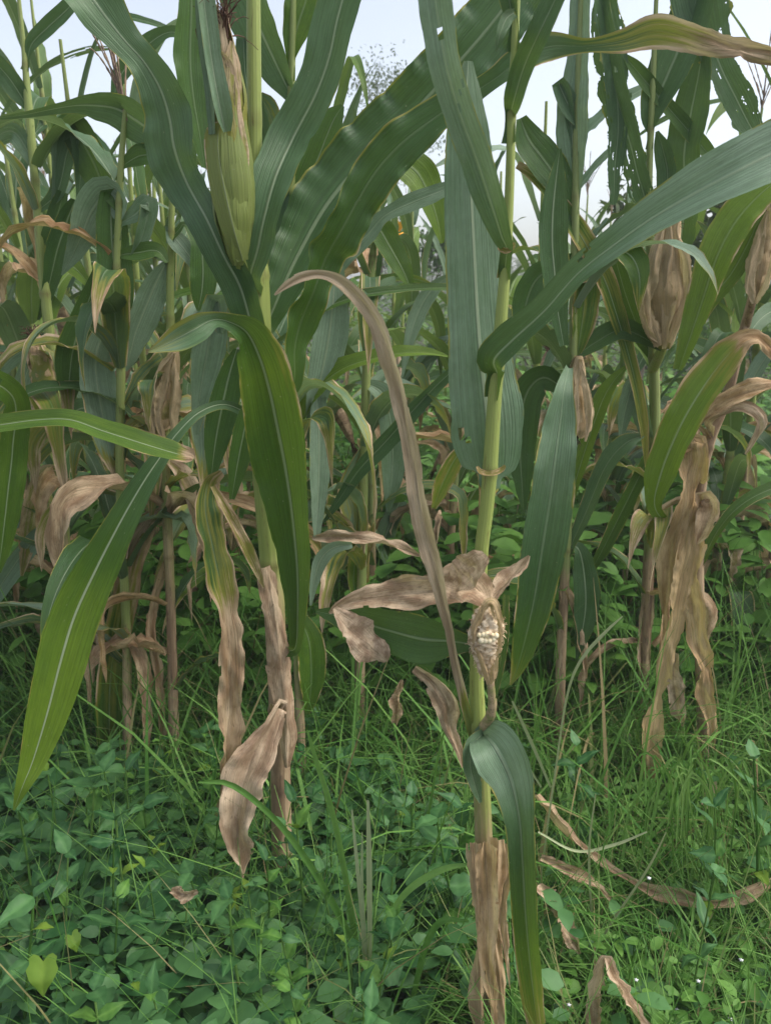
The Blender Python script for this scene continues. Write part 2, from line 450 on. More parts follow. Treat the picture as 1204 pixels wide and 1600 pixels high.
# ------------------------------------------------------------------ traced plants (placed at their own distance)
class Maize:
    def __init__(s, label, Y, path, ds=1.0, thin=1.0, dry=((0, 0), (1, 0)), tone=0.2, nodes=(), ground=None, group='maize plants in the front of the field'):
        """path: (px, py, width_px) from the ground up to the top"""
        s.ds = ds
        Y = s.Y = Y * ds
        pts = [np.array([*P(x, y, Y), 0.5 * w * M_PER_PX(y, Y)]) for x, y, w in path]
        s.base = np.array([pts[0][0], pts[0][1], 0.0])
        if pts[0][2] > 0.0: pts.insert(0, np.array([pts[0][0], pts[0][1], -0.02, pts[0][3] * 1.1]))
        s.root = thing('maize_plant', s.base, label, 'maize plant', group)
        A = spline(np.array(pts), 160)
        s.C = A[:, :3]
        A[:, 3] = np.maximum(A[:, 3] * thin, 0.002)
        vv = np.linspace(0, 1, len(A))
        D = np.interp(vv, [d[0] for d in dry], [d[1] for d in dry])
        zs = s.C[:, 2]
        nf = [float(np.interp(P(0, y, Y)[2], zs, vv)) for y in nodes]
        s.stalk = link('stalk', stalk_mesh('stalk', s.C - s.base, A[:, 3], nf, D, np.full(len(A), tone)), s.root)
        s.seed = int(abs(path[0][0] * 7 + path[0][1] * 3)) % 9973

    def leaf(s, pts, tone=0.4, dry=0.0, Y=None, fold=0.22, wave=0.10, waves=4.0, curl=0.0, tilt=20, ragged=0.0, warm=0.3, holes=(), join=True, name='leaf', n=None, k=9, label=None, parent=None, wrap=0.5, mat=None, crumple=1.0):
        """pts: (px, py, width_px[, Y]) from the collar to the tip; dry: number or ((fraction, value), ...)"""
        Y0 = s.Y if Y is None else Y * s.ds
        s.seed += 17
        rows = []
        prev = None
        for p in pts:
            y3 = p[3] * s.ds if len(p) > 3 else Y0
            rows.append([*P(p[0], p[1], y3), 0.5 * p[2] * M_PER_PX(p[1], y3)])
        rows = np.array(rows)
        if join:
            j = np.argmin(np.linalg.norm(s.C - rows[0, :3] + np.array([0, 0, 0.03]), axis=1))
            q = s.C[j]
            dd = np.linalg.norm(q - rows[0, :3])
            if 0.02 < dd < 0.35:
                m = 0.5 * (q + rows[0, :3])
                rows = np.vstack([[*q, 0.008], [*m, max(0.006, min(rows[0, 3], 0.014))], rows])
        L = np.linalg.norm(np.diff(rows[:, :3], axis=0), axis=1).sum()
        n = n or int(np.clip(L * 120, 28, 130))
        A = spline(rows, n)
        C, HW = A[:, :3], np.maximum(A[:, 3], 0.0006)
        T = unit(np.gradient(C, axis=0))
        V = unit(C - np.array([0, 0, CAM_H]))
        S = unit(np.cross(T, V))
        tl = np.interp(np.linspace(0, 1, n), np.linspace(0, 1, len(tilt)), tilt) if np.ndim(tilt) else np.full(n, tilt)
        D = unit(V - T * np.sum(V * T, 1, keepdims=True))
        S2 = S + D * np.tan(np.radians(np.clip(tl, -70, 70)))[:, None]
        HW2 = HW * np.linalg.norm(S2, axis=1)
        S2 = unit(S2)
        vv = np.linspace(0, 1, n)
        dr = np.interp(vv, [d[0] for d in dry], [d[1] for d in dry]) if np.ndim(dry) else np.full(n, dry)
        to = np.interp(vv, np.linspace(0, 1, len(tone)), tone) if np.ndim(tone) else np.full(n, tone)
        par = parent or s.root
        base = s.base
        me = blade_mesh(name, C - base, S2, HW2, to, dr, fold, wave, max(1.0, 1.6 * waves * L / 0.7), curl, wrap, ragged, warm, s.seed, max(k, 11), holes, mat, crumple)
        o = link(name, me, par)
        if label: o['label'] = label
        return o

def extra_leaves(pl, count, y_hi, y_lo, seed, dry=(0.0, 0.5), length=(.35, .6)):
    """more of the plant's own leaves, each leaving the stalk at a height between two photo rows"""
    r = np.random.default_rng(seed)
    for i in range(count):
        z = P(0, r.uniform(y_hi, y_lo), pl.Y)[2]
        j = int(np.argmin(np.abs(pl.C[:, 2] - z)))
        q = r.uniform(*dry)
        b = pl.C[j] - pl.base
        if q > .6: leaf_local('leaf', pl.root, b[2], r.uniform(0, 6.28), r.uniform(.2, 1.0), r.uniform(2.4, 3.6), r.uniform(.25, .5), r.uniform(.03, .055), r.uniform(.3, 1), q + .2, seed * 17 + i, b[:2], 1.4, .7, .4, .1, warm=r.uniform(.1, .8))
        else: leaf_local('leaf', pl.root, b[2], r.uniform(0, 6.28), r.uniform(.8, 1.3), r.uniform(1.6, 3.1), r.uniform(*length), r.uniform(.04, .07), float(np.clip(r.normal(.55, .3), 0, 1)), ((0, q * .6), (.7, q * .7), (1, min(1, q + .4))), seed * 17 + i, b[:2], r.uniform(.2, 1.4), .3, .16, .0)

def ear_mesh(A0, A1, rad, seed, dry, lobes=7, tip=0.2, twist=0.3):
    """husked ear: overlapping husk leaves as lobes round a spindle from the shank A0 to the tip A1"""
    r = np.random.default_rng(seed)
    n, k = 44, 42
    vv = np.linspace(0, 1, n)
    prof = np.interp(vv, [0, .04, .18, .45, .75, .92, 1], [.2, .42, .86, 1.0, .72, .36, .06])
    prof = prof * (1 + 0.02 * np.sin(vv * 23 + seed))
    C = A0[None] * (1 - vv[:, None]) + A1[None] * vv[:, None]
    ax = unit(A1 - A0)
    bend = unit(np.cross(ax, [0.3, 1, 0.1]))
    C = C + bend[None] * (np.sin(vv * 3.14) * rad * 0.18)[:, None]
    a = unit(np.cross(ax, [0, 1, 0.2])); b = np.cross(ax, a)
    th = np.linspace(0, 2 * math.pi, k + 1)
    ph = th[None] + twist * vv[:, None] * 2
    saw = (ph * lobes / (2 * math.pi)) % 1.0
    rr = rad * prof[:, None] * (0.93 + 0.13 * saw ** 1.5 + 0.022 * np.sin(ph * 17 + seed))
    rr[:, -1] = rr[:, 0]
    V = C[:, None] + (np.cos(th)[None, :, None] * a + np.sin(th)[None, :, None] * b) * rr[..., None]
    idx = np.arange(n * (k + 1)).reshape(n, k + 1)
    Q = np.stack([idx[:-1, :-1], idx[:-1, 1:], idx[1:, 1:], idx[1:, :-1]], -1).reshape(-1, 4)
    uv = np.stack([np.broadcast_to(np.linspace(0, 1, k + 1), (n, k + 1)), np.broadcast_to(vv[:, None], (n, k + 1))], -1).reshape(-1, 2)
    D = np.interp(vv, [d[0] for d in dry], [d[1] for d in dry])
    m = (k + 1)
    return mesh_np('ear', V.reshape(-1, 3), Q, M_STALK, uv, {'dry': np.repeat(D, m), 'tone': np.full(n * m, 0.15), 'node': np.zeros(n * m)})

def tuft_mesh(name, A0, ax, length, spread, count, seed, mat, rad=0.0012, sag=0.5):
    r = np.random.default_rng(seed)
    parts = []
    ax = unit(np.asarray(ax, float))
    for i in range(count):
        d = unit(ax + r.normal(0, spread, 3))
        l = length * r.uniform(0.5, 1.1)
        t = np.linspace(0, 1, 7)[:, None]
        C = A0 + r.normal(0, 0.004, 3) + d * l * t + np.array([0, 0, -1]) * sag * l * t ** 2 + r.normal(0, 0.003, (7, 3)) * t
        parts.append(tube_arrays(C, np.linspace(rad, rad * 0.4, 7), 4))
    V, Q, U = join_arrays(parts)
    me = mesh_np(name, V, Q, mat, U)
    return me

def husk_blade(name, C, A_, B_, rad, th0, span, dry, tone, seed, warm, v1=1.0, lift=0.0, flare=0.0, prof=None):
    """one husk leaf wrapped round the ear axis C, pointed at its end"""
    r = np.random.default_rng(seed)
    n, k = 34, 11
    s = np.linspace(-1, 1, k)
    vv = np.linspace(0, 1, n)
    va = vv * v1
    pr = np.interp(va, [0, .05, .2, .45, .75, .92, 1.0, 1.2], prof or [.22, .52, .9, 1.0, .78, .46, .22, .12])
    Cx = np.stack([np.interp(va, np.linspace(0, 1, len(C)), C[:, j]) for j in range(3)], -1)
    Cx = Cx + (unit(C[-1] - C[-2])[None] * np.maximum(va - 1, 0)[:, None] * np.linalg.norm(C[-1] - C[0]))
    sp = span * np.interp(vv, [0, .55, .8, .93, 1], [1, 1, .8, .5, .05])
    th = th0 + s[None] * sp[:, None] + 0.12 * np.sin(vv * 5 + seed)[:, None] + 0.35 * (vv[:, None] - .5) * r.normal(0, .5)
    ro = rad * (pr[:, None] * (1 + lift) + flare * np.clip((vv[:, None] - .6) / .4, 0, 1) ** 2 + 0.05 * np.abs(s)[None] ** 3 + 0.022 * np.sin(s * 11 + seed)[None] + .012 * np.sin(s * 23 + seed)[None])
    kn = np.linspace(0, 1, 7)
    ro = ro * (1 + 0.05 * np.sin(vv * 16 + seed) + .05 * np.interp(vv, kn, r.standard_normal(7)))[:, None]
    th = th + (.10 * np.interp(vv, np.linspace(0, 1, 12), r.standard_normal(12)))[:, None] * np.abs(s)[None] ** 3
    V = Cx[:, None] + (np.cos(th)[..., None] * A_ + np.sin(th)[..., None] * B_) * ro[..., None]
    idx = np.arange(n * k).reshape(n, k)
    Q = np.stack([idx[:-1, :-1], idx[:-1, 1:], idx[1:, 1:], idx[1:, :-1]], -1).reshape(-1, 4)
    uv = np.stack([np.broadcast_to((s + 1) / 2 * .42 + .54, (n, k)), np.broadcast_to(vv[:, None], (n, k))], -1).reshape(-1, 2)
    D = np.interp(vv, [d[0] for d in dry], [d[1] for d in dry])
    return mesh_np(name, V.reshape(-1, 3), Q, M_STRAW if D.mean() > .7 else M_HUSK, uv, {'tone': np.full(n * k, tone), 'dry': np.repeat(D, k), 'warm': np.full(n * k, warm)})

def add_ear(pl, p0, p1, wpx, dry, Y=None, silk=None, seed=1, lobes=7, label=None, tone=.1, warm=.5, flare=.25, prof=None):
    Y = Y * pl.ds if Y else pl.Y
    r = np.random.default_rng(seed)
    a0, a1 = P(*p0, Y), P(*p1, Y)
    rad = 0.5 * wpx * M_PER_PX(0.5 * (p0[1] + p1[1]), Y)
    e = link('ear', ear_mesh(a0 - pl.base, a0 - pl.base + (a1 - a0) * .93, rad * (.86 if prof is None else .5), seed, dry, 5), pl.root)
    if label: e['label'] = label
    C = np.linspace(a0, a1, 12) - pl.base
    ax = unit(a1 - a0); A_ = unit(np.cross(ax, [0, 1, .1])); B_ = np.cross(ax, A_)
    front = math.atan2(np.dot(B_, [0, -1, 0]), np.dot(A_, [0, -1, 0]))
    for i in range(lobes):
        th0 = front + i * 2.4 + r.normal(0, .2)
        link('husk', husk_blade('husk', C, A_, B_, rad, th0, r.uniform(.95, 1.35), [(d[0], d[1] + r.normal(0, .12)) for d in dry], tone + r.uniform(0, .45), seed * 7 + i, warm, r.uniform(.88, 1.12), .02 + .16 * (i / lobes) ** 2, flare * r.uniform(0, 1), prof), e)
    if silk: link('silk', tuft_mesh('silk', a1 - pl.base - ax * .012, a1 - a0, silk, 0.33, 46, seed + 5, M_SILK, 0.0011, 0.55), e)
    j = np.argmin(np.linalg.norm(pl.C - a0 + np.array([0, 0, 0.02]), axis=1))
    C = spline(np.array([pl.C[j] - np.array([0, 0, .03]), 0.5 * (pl.C[j] + a0) - np.array([0, 0, .012]), a0 + (a1 - a0) * 0.05]), 14)
    V, Q, U = tube_arrays(C - pl.base, np.full(14, rad * 0.34), 8)
    n = len(V)
    link('shank', mesh_np('shank', V, Q, M_STALK, U, {'dry': np.full(n, dry[0][1]), 'tone': np.full(n, .2), 'node': np.zeros(n)}), e)
    return e

def add_tassel(parent, top, base, length, branches, seed, ax=(0, 0, 1), spread=0.45):
    r = np.random.default_rng(seed)
    parts = []
    ax = unit(np.asarray(ax, float))
    for i in range(branches + 1):
        if i == 0: d, l, st = ax, length, 0.0
        else:
            an = r.uniform(0, 6.28); sp = r.uniform(0.4, 1.0) * spread
            d = unit(ax + np.array([math.cos(an) * sp, math.sin(an) * sp, 0])); l = length * r.uniform(0.5, 0.8); st = r.uniform(0, 0.28) * length
        t = np.linspace(0, 1, 16)[:, None]
        droop = r.uniform(0.0, 0.5) * (i > 0)
        C = top + ax * st + d * l * t + np.array([0, 0, -1]) * droop * l * t ** 2.2
        rad = (0.0022 if i else 0.003) * (1 + 0.35 * np.sin(np.arange(16) * 2.4)) * np.linspace(1.0, 0.55, 16)
        parts.append(tube_arrays(C, rad, 5))
    V, Q, U = join_arrays(parts)
    return link('tassel', mesh_np('tassel', V - base, Q, M_TASSEL, U), parent)

# ------------------------------------------------------------------ ground
def axis(lo, hi, step, grow, far):
    a = list(np.arange(lo, hi + 1e-6, step))
    x, d = hi, step
    while x < far: d *= grow; x += d; a.append(x)
    x, d = lo, step
    while x > -far: d *= grow; x -= d; a.insert(0, x)
    return np.array(a)
gx, gy = axis(-4, 4, 0.12, 1.35, 90), axis(0, 8, 0.12, 1.35, 90)
def ground_z(x, y):
    near = np.exp(-((np.abs(x) / 9) ** 4)) * np.exp(-(((y - 4) / 9) ** 4))
    return near * (0.030 * np.sin(2.1 * x + 0.6) * np.cos(1.7 * y) + 0.018 * np.sin(5.3 * x + 2.2 * y))
GX, GY = np.meshgrid(gx, gy, indexing='ij')
GV = np.stack([GX, GY, ground_z(GX, GY) - 0.03], -1).reshape(-1, 3)
gi = np.arange(GX.size).reshape(GX.shape)
GQ = np.stack([gi[:-1, :-1], gi[1:, :-1], gi[1:, 1:], gi[:-1, 1:]], -1).reshape(-1, 4)
tag(link('ground', mesh_np('ground', GV, GQ, M_SOIL)), kind='structure', label='dark damp soil of the maize field under the weeds')

# ------------------------------------------------------------------ vectorised leaf and blade scatter
def scatter_leaves(pos, dirv, up, length, width, tone, dry, cup=0.25, droop=0.25, heart=False):
    """pos,dirv,up (m,3); ovate folded leaves of 2x4 quads"""
    m = len(pos)
    d = unit(dirv); s = unit(np.cross(d, up)); nrm = np.cross(s, d)
    prof_t = np.array([0, .22, .5, .78, 1.0]); prof_w = np.array([.10, .88, 1.0, .62, .03])
    if heart: prof_t = np.array([-.10, .10, .42, .75, 1.0]); prof_w = np.array([.55, 1.0, .92, .5, .02])
    rows = []
    for t, w in zip(prof_t, prof_w):
        c = pos + d * (length * t)[:, None] - nrm * (droop * length * max(t, 0) ** 2)[:, None]
        for sx in (-1, 0, 1):
            rows.append(c + s * (0.5 * width * w * sx)[:, None] + nrm * (cup * 0.5 * width * w * abs(sx))[:, None])
    V = np.stack(rows, 1)
    q = []
    for i in range(4):
        for j in range(2): q.append([i * 3 + j, i * 3 + j + 1, i * 3 + j + 4, i * 3 + j + 3])
    Q = (np.array(q)[None] + (np.arange(m) * 15)[:, None, None]).reshape(-1, 4)
    return V.reshape(-1, 3), Q, np.repeat(tone, 15), np.repeat(dry, 15)

def scatter_blades(pos, az, length, width, lean, arch, tone, dry, seg=5):
    """grass blades: start at pos, leave the ground at angle lean from vertical, bend over by arch"""
    m = len(pos)
    h = np.stack([np.cos(az), np.sin(az), np.zeros(m)], -1)
    s = np.stack([-np.sin(az), np.cos(az), np.zeros(m)], -1)
    V = np.zeros((m, seg + 1, 2, 3)); c = pos.copy()
    for i in range(seg + 1):
        t = i / seg
        w = width * (1 - t ** 1.6) * 0.5 + 0.0003
        V[:, i, 0] = c - s * w[:, None]; V[:, i, 1] = c + s * w[:, None]
        a = lean + arch * (t + 0.5 / seg)
        c = c + (h * np.sin(a)[:, None] + np.array([0, 0, 1]) * np.cos(a)[:, None]) * (length / seg)[:, None]
    q = np.array([[2 * i, 2 * i + 1, 2 * i + 3, 2 * i + 2] for i in range(seg)])
    Q = (q[None] + (np.arange(m) * 2 * (seg + 1))[:, None, None]).reshape(-1, 4)
    k = 2 * (seg + 1)
    return V.reshape(-1, 3), Q, np.repeat(tone, k), np.repeat(dry, k)

def build_scatter(name, chunks, mat, parent=None, **tags):
    V, Q, T, D, o = [], [], [], [], 0
    for v, q, t, d in chunks:
        V.append(v); Q.append(q + o); T.append(t); D.append(d); o += len(v)
    me = mesh_np(name, np.vstack(V), np.vstack(Q), mat, None, {'tone': np.concatenate(T), 'dry': np.concatenate(D)}, smooth=True)
    ob = link(name, me, parent)
    return tag(ob, **tags)

def rdirs(m, zlo, zhi):
    az = rng.uniform(0, 6.283, m); z = rng.uniform(zlo, zhi, m)
    return np.stack([np.cos(az), np.sin(az), z], -1)

# ------------------------------------------------------------------ trees and bushes behind the field
def make_tree(name, base, h, crown_r, leaf, nleaf, seed, label, cat, mat, airy=0.5, fork=0.45, group=None):
    r = np.random.default_rng(seed)
    root = thing(name, base, label, cat, group)
    segs, tips = [], []
    def grow(p, d, l, rad, depth):
        n = 6
        C = [p]
        for i in range(n):
            d = unit(d + r.normal(0, 0.13, 3) + np.array([0, 0, 0.05]))
            C.append(C[-1] + d * l / n)
        C = np.array(C)
        segs.append(tube_arrays(C, np.linspace(rad, rad * 0.62, n + 1), 6 if depth else 9))
        if depth >= 3 or l < 0.12 * h: tips.extend([C[-1], C[-3]]); 
        if depth < 4:
            for _ in range(r.integers(2, 4)):
                nd = unit(d + r.normal(0, 0.55, 3) * np.array([1, 1, 0.6]))
                grow(C[-1] if r.random() < .6 else C[-2], nd, l * r.uniform(0.55, 0.8), rad * 0.6, depth + 1)
    grow(np.zeros(3), np.array([0.05, 0, 1.0]), h * fork, h * 0.013, 0)
    V, Q, U = join_arrays(segs)
    tz = np.array(tips)
    # squeeze the branch cloud into the wanted crown size
    c = tz.mean(0)
    sc = crown_r / max(np.percentile(np.linalg.norm((tz - c)[:, :2], axis=1), 90), 1e-3)
    kz = h / max(tz[:, 2].max(), .1)
    K = np.array([sc, sc, kz]); V = V * K; tz = tz * K
    link('trunk', mesh_np('trunk', V, Q, M_BARK, U), root)
    m = nleaf
    k = r.integers(0, len(tz), m)
    pos = tz[k] + r.normal(0, crown_r * 0.13, (m, 3)) * np.array([1, 1, 0.8])
    L = leaf * r.uniform(0.6, 1.2, m)
    ch = scatter_leaves(pos, r.normal(0, 1, (m, 3)) + np.array([0, 0, -0.3]), np.tile([0.1, 0.2, 1.0], (m, 1)), L, L * 0.5, r.uniform(0, 1, m), np.zeros(m))
    build_scatter('crown', [ch], mat, root)
    return root

def at(px, Y):      # ground point under a photo column
    x = P(px, 800, Y)[0]
    return (float(x), Y, -0.02)

make_tree('tree', at(572, 15.5), 4.75, 1.3, 0.06, 8000, 3, 'airy small-leaved tree alone against the pale sky behind the maize', 'tree', M_TREE, fork=0.42)
make_tree('bush', at(630, 8.2), 1.9, 0.55, 0.075, 1500, 9, 'thin bush with round leaf sprays right of the airy tree', 'bush', M_BUSH, fork=0.4)
make_tree('sapling', at(948, 5.0), 1.85, 0.5, 0.085, 900, 21, 'leafy sapling showing between the maize plants at the upper right', 'tree', M_TREE, fork=0.36)
make_tree('bush', at(1140, 7.0), 1.1, 0.6, 0.075, 1700, 14, 'low green bush on the horizon behind the dry husked ear', 'bush', M_BUSH, fork=0.4)
make_tree('bush', at(830, 7.6), 1.2, 0.6, 0.08, 1500, 15, 'green bush behind the tall light-stemmed maize plant', 'bush', M_BUSH, fork=0.4)
make_tree('bush', at(985, 9.0), 1.2, 0.75, 0.08, 1700, 17, 'dark green bush at the skyline between the sapling and the dry husked ear', 'bush', M_BUSH, fork=0.4)

# far hedge and low scrub that read as one mass
m = 26000
yy = rng.uniform(6.0, 16.0, m); xx = rng.uniform(-1, 1, m) * (0.62 * yy + 1.0)
top = 0.75 + 0.35 * np.sin(xx * 1.3 + yy) + 0.25 * np.sin(xx * 3.1 - yy * 0.7) + 0.03 * (yy - 6)
zz = rng.uniform(0.02, 1, m) ** 0.6 * np.maximum(top, 0.3)
L = rng.uniform(0.06, 0.13, m)
build_scatter('undergrowth', [scatter_leaves(np.stack([xx, yy, zz], -1), rdirs(m, -0.5, 0.8), np.tile([0.0, 0.1, 1.0], (m, 1)), L, L * 0.55, rng.uniform(0, 1, m), np.zeros(m))],
              M_BUSH, kind='stuff', label='low green scrub growing beyond the maize rows')
m = 22000
yy = rng.uniform(38, 60, m); xx = rng.uniform(-1, 1, m) * 60
top = 2.0 + 0.7 * np.sin(xx * 0.31) + 0.5 * np.sin(xx * 0.83 + 1) 
zz = rng.uniform(0.0, 1, m) * top
L = rng.uniform(0.35, 0.7, m)
build_scatter('woods', [scatter_leaves(np.stack([xx, yy, zz], -1), rdirs(m, -0.5, 0.8), np.tile([0.0, 0.1, 1.0], (m, 1)), L, L * 0.6, rng.uniform(0, 0.7, m), np.zeros(m))],
              M_TREE, kind='stuff', label='far line of trees low on the horizon')

# ------------------------------------------------------------------ maize plants of the mass behind (built in their own coordinates)
def leaf_local(name, parent, z0, az, e0, droop, L, W, tone, dry, seed, base=(0, 0), twist=0.6, fold=0.3, wave=0.12, ragged=0.0, n=30, warm=0.3):
    r = np.random.default_rng(seed)
    t = np.linspace(0, 1, n)
    el = e0 - droop * t ** 1.4
    if r.random() < 0.35: el = el - 0.9 * np.clip((t - r.uniform(0.4, 0.65)) / 0.08, 0, 1) * (droop > 0.8)
    el = np.maximum(el, -1.5)
    azv = az + r.normal(0, 0.25) * t + 0.10 * np.sin(t * 6 + r.uniform(0, 6))
    d = np.stack([np.cos(azv) * np.cos(el), np.sin(azv) * np.cos(el), np.sin(el)], -1)
    C = np.cumsum(d, 0) * (L / n) + np.array([base[0], base[1], z0])
    C[:, 0] += 0.008 * math.cos(az); C[:, 1] += 0.008 * math.sin(az)
    S = np.stack([-np.sin(azv), np.cos(azv), 0 * azv], -1)
    T = unit(np.gradient(C, axis=0)); N = np.cross(T, S)
    tw = twist * (t ** 1.3) * r.choice([-1, 1]) + 0.15 * np.sin(t * 9 + r.uniform(0, 6)) * t
    S = S * np.cos(tw)[:, None] + N * np.sin(tw)[:, None]
    w = np.interp(t, [0, .06, .2, .4, .65, .85, 1], [.42, .62, .92, 1, .78, .40, .02])
    dr = np.interp(t, [x[0] for x in dry], [x[1] for x in dry]) if np.ndim(dry) else np.full(n, dry)
    me = blade_mesh(name, C, S, 0.5 * W * w, np.full(n, tone), dr, fold, wave, r.uniform(3, 7), 0.0, 0.7, ragged, warm, seed, 9)
    return link(name, me, parent)

def local_maize(loc, h, seed, label, dryness=0.3, ears=1, tassel=True, nleaf=10, group=None, lean=0.05, az0=None):
    r = np.random.default_rng(seed)
    root = thing('maize_plant', loc, label, 'maize plant', group)
    n = 110
    t = np.linspace(0, 1, n)
    la = r.uniform(0, 6.28); ln = r.uniform(0, lean)
    bend = lambda z: np.array([math.cos(la), math.sin(la)]) * ln * (z / h) ** 1.6 * h
    C = np.stack([*(np.array([math.cos(la), math.sin(la)])[:, None] * ln * t[None] ** 1.6 * h), t * h], -1)
    rad = np.interp(t, [0, .1, .5, .85, 1], [.013, .0135, .0115, .007, .004])
    nodes = np.linspace(0.04, 0.93, nleaf + 3)
    dr = np.interp(t, [0, .18 + .3 * dryness, .35 + .4 * dryness, 1], [.95, .6 + .3 * dryness, .25 * dryness, .12])
    link('stalk', stalk_mesh('stalk', C, rad, nodes, dr, np.full(n, r.uniform(0.1, 0.6)), 9), root)
    az0 = r.uniform(0, 6.28) if az0 is None else az0
    for i in range(nleaf):
        f = (i + 0.6) / nleaf
        z0 = h * np.interp(i + 2, range(len(nodes)), nodes)
        az = az0 + math.pi * (i % 2) + r.normal(0, 0.35)
        q = dryness - 0.75 * (f - 0.25) + r.normal(0, 0.12)
        if f < 0.5 and q > 0.42:      # withered: hangs along the stalk
            leaf_local('leaf', root, z0, az, r.uniform(0.3, 0.9), r.uniform(2.6, 3.6), h * r.uniform(.22, .34), r.uniform(.028, .05), 0.3, min(1.0, 0.8 + q * .3), seed * 31 + i, bend(z0), 1.6, 0.75, 0.4, 0.1, warm=r.uniform(0.1, 0.8))
        else:
            d = ((0, max(0, q * 0.45)), (0.7, max(0, q * 0.5)), (1, np.clip(q + 0.35, 0, 1)))
            leaf_local('leaf', root, z0, az, r.uniform(1.0, 1.35), r.uniform(1.3, 2.9) if f < .8 else r.uniform(.5, 1.6), h * r.uniform(.30, .42) * (1 if f < .75 else .75), r.uniform(.040, .080) * (1 if f < .8 else .75),
                       float(np.clip(r.normal(0.46, 0.3), 0.02, 1)), d, seed * 31 + i, bend(z0), r.uniform(0.1, 1.5), 0.28, 0.14, 0.12 if r.random() < .15 else 0.0)
    for i in range(int(r.integers(3, 7))):     # more withered leaves low on the stalk
        z0 = h * r.uniform(.16, .52)
        leaf_local('leaf', root, z0, r.uniform(0, 6.28), r.uniform(.2, 1.1), r.uniform(2.4, 3.8), h * r.uniform(.14, .30), r.uniform(.025, .06), r.uniform(.3, 1), r.uniform(.55, 1), seed * 53 + i, bend(z0), 1.6, .8, .45, .1, warm=r.uniform(0, .8))
    for e in range(ears):
        z0 = h * (0.50 + 0.11 * e); a = az0 + 0.5 + e * 2.6
        b2 = bend(z0)
        p0 = np.array([b2[0] + .022 * math.cos(a), b2[1] + .022 * math.sin(a), z0])
        down = r.random() < 0.35 + 0.4 * dryness
        ax = np.array([math.cos(a) * .42, math.sin(a) * .42, -0.8 if down else 0.9])
        p1 = p0 + ax * r.uniform(.17, .22)
        dd = ((0, .35 + .5 * dryness), (1, .8 + .2 * dryness))
        eo = link('ear', ear_mesh(p0, p1, r.uniform(.019, .026), seed + e, dd, 6), root)
        link('silk', tuft_mesh('silk', p1 - unit(ax) * .01, ax, .05, .3, 24, seed + e + 3, M_SILK, .0012), eo)
    if tassel:
        add_tassel(root, C[-1] - np.array([0, 0, .01]), np.zeros(3), r.uniform(.20, .30), int(r.integers(6, 11)), seed + 77)
    return root

# ------------------------------------------------------------------ thin haze added as a veil to lift the dark gaps
hz = bpy.data.materials.new('veil_haze'); hz.use_nodes = True
ht = hz.node_tree; ht.nodes.clear()
pv = ht.nodes.new('ShaderNodeVolumePrincipled')
pv.inputs['Density'].default_value = .006
pv.inputs['Color'].default_value = (.93, .95, .97, 1)
hout = ht.nodes.new('ShaderNodeOutputMaterial'); ht.links.new(pv.outputs[0], hout.inputs['Volume'])
hv_ = [(x, y, z) for x in (-130, 130) for y in (-130, 130) for z in (-1.1, 5.4)]
hm = bpy.data.meshes.new('haze'); hm.from_pydata(hv_, [], [(0, 1, 3, 2), (4, 6, 7, 5), (0, 4, 5, 1), (2, 3, 7, 6), (0, 2, 6, 4), (1, 5, 7, 3)])
hm.materials.append(hz)
tag(link('haze', hm), kind='stuff', label='thin haze added to lift the shade between the plants')
# ------------------------------------------------------------------ front plants traced from the photograph
# A: tall plant left of centre with the husked ear
A = Maize('thick maize plant left of centre with a large husked ear on its upper stalk', 1.25,
          [(446, 1540, 34), (440, 1300, 32), (437, 1150, 31), (431, 1000, 32), (424, 880, 36), (415, 760, 38), (407, 640, 40), (402, 520, 44), (398, 430, 44), (398, 380, 30), (398, 260, 24), (397, 120, 23), (396, 0, 22), (396, -160, 18)],
          dry=((0, .95), (.37, .95), (.42, .62), (.47, .35), (.53, .12), (1, .0)), tone=0.1, nodes=(187, 425, 880, 1110))
A.leaf([(396, 520, 42, 1.215), (376, 450, 52, 1.2), (350, 400, 52, 1.19), (322, 340, 56, 1.2), (292, 285, 62), (273, 232, 72), (266, 188, 74), (252, 142, 66), (226, 98, 50), (192, 60, 54), (157, 15, 76), (122, -35, 92), (85, -95, 84), (40, -160, 40)], tone=(.35, .55, .62, .6), fold=.32, wave=.16, tilt=(10, 25, 30, -15, -30), k=11)
A.leaf([(392, 428, 40, 1.2), (402, 392, 48, 1.19), (414, 335, 54, 1.19), (432, 272, 62, 1.21), (458, 215, 62), (492, 150, 62), (514, 90, 62), (527, 30, 66), (547, -40, 62), (572, -110, 50), (610, -190, 10)], tone=(.6, .62, .65), fold=.34, tilt=(20, 30, 30, 10), wave=.15, k=11, label='upright green leaf with a pale folded base')
A.leaf([(418, 505, 34, 1.28), (440, 452, 58, 1.3), (470, 390, 80, 1.33), (512, 318, 96, 1.36), (568, 252, 106, 1.38), (640, 182, 106, 1.4), (705, 110, 100, 1.4), (765, 40, 98, 1.4), (825, -40, 85, 1.4), (890, -120, 40, 1.4)], tone=(.4, .55, .6, .65), fold=.25, tilt=(0, 25, -10, 20), wave=.17, waves=5, k=13)
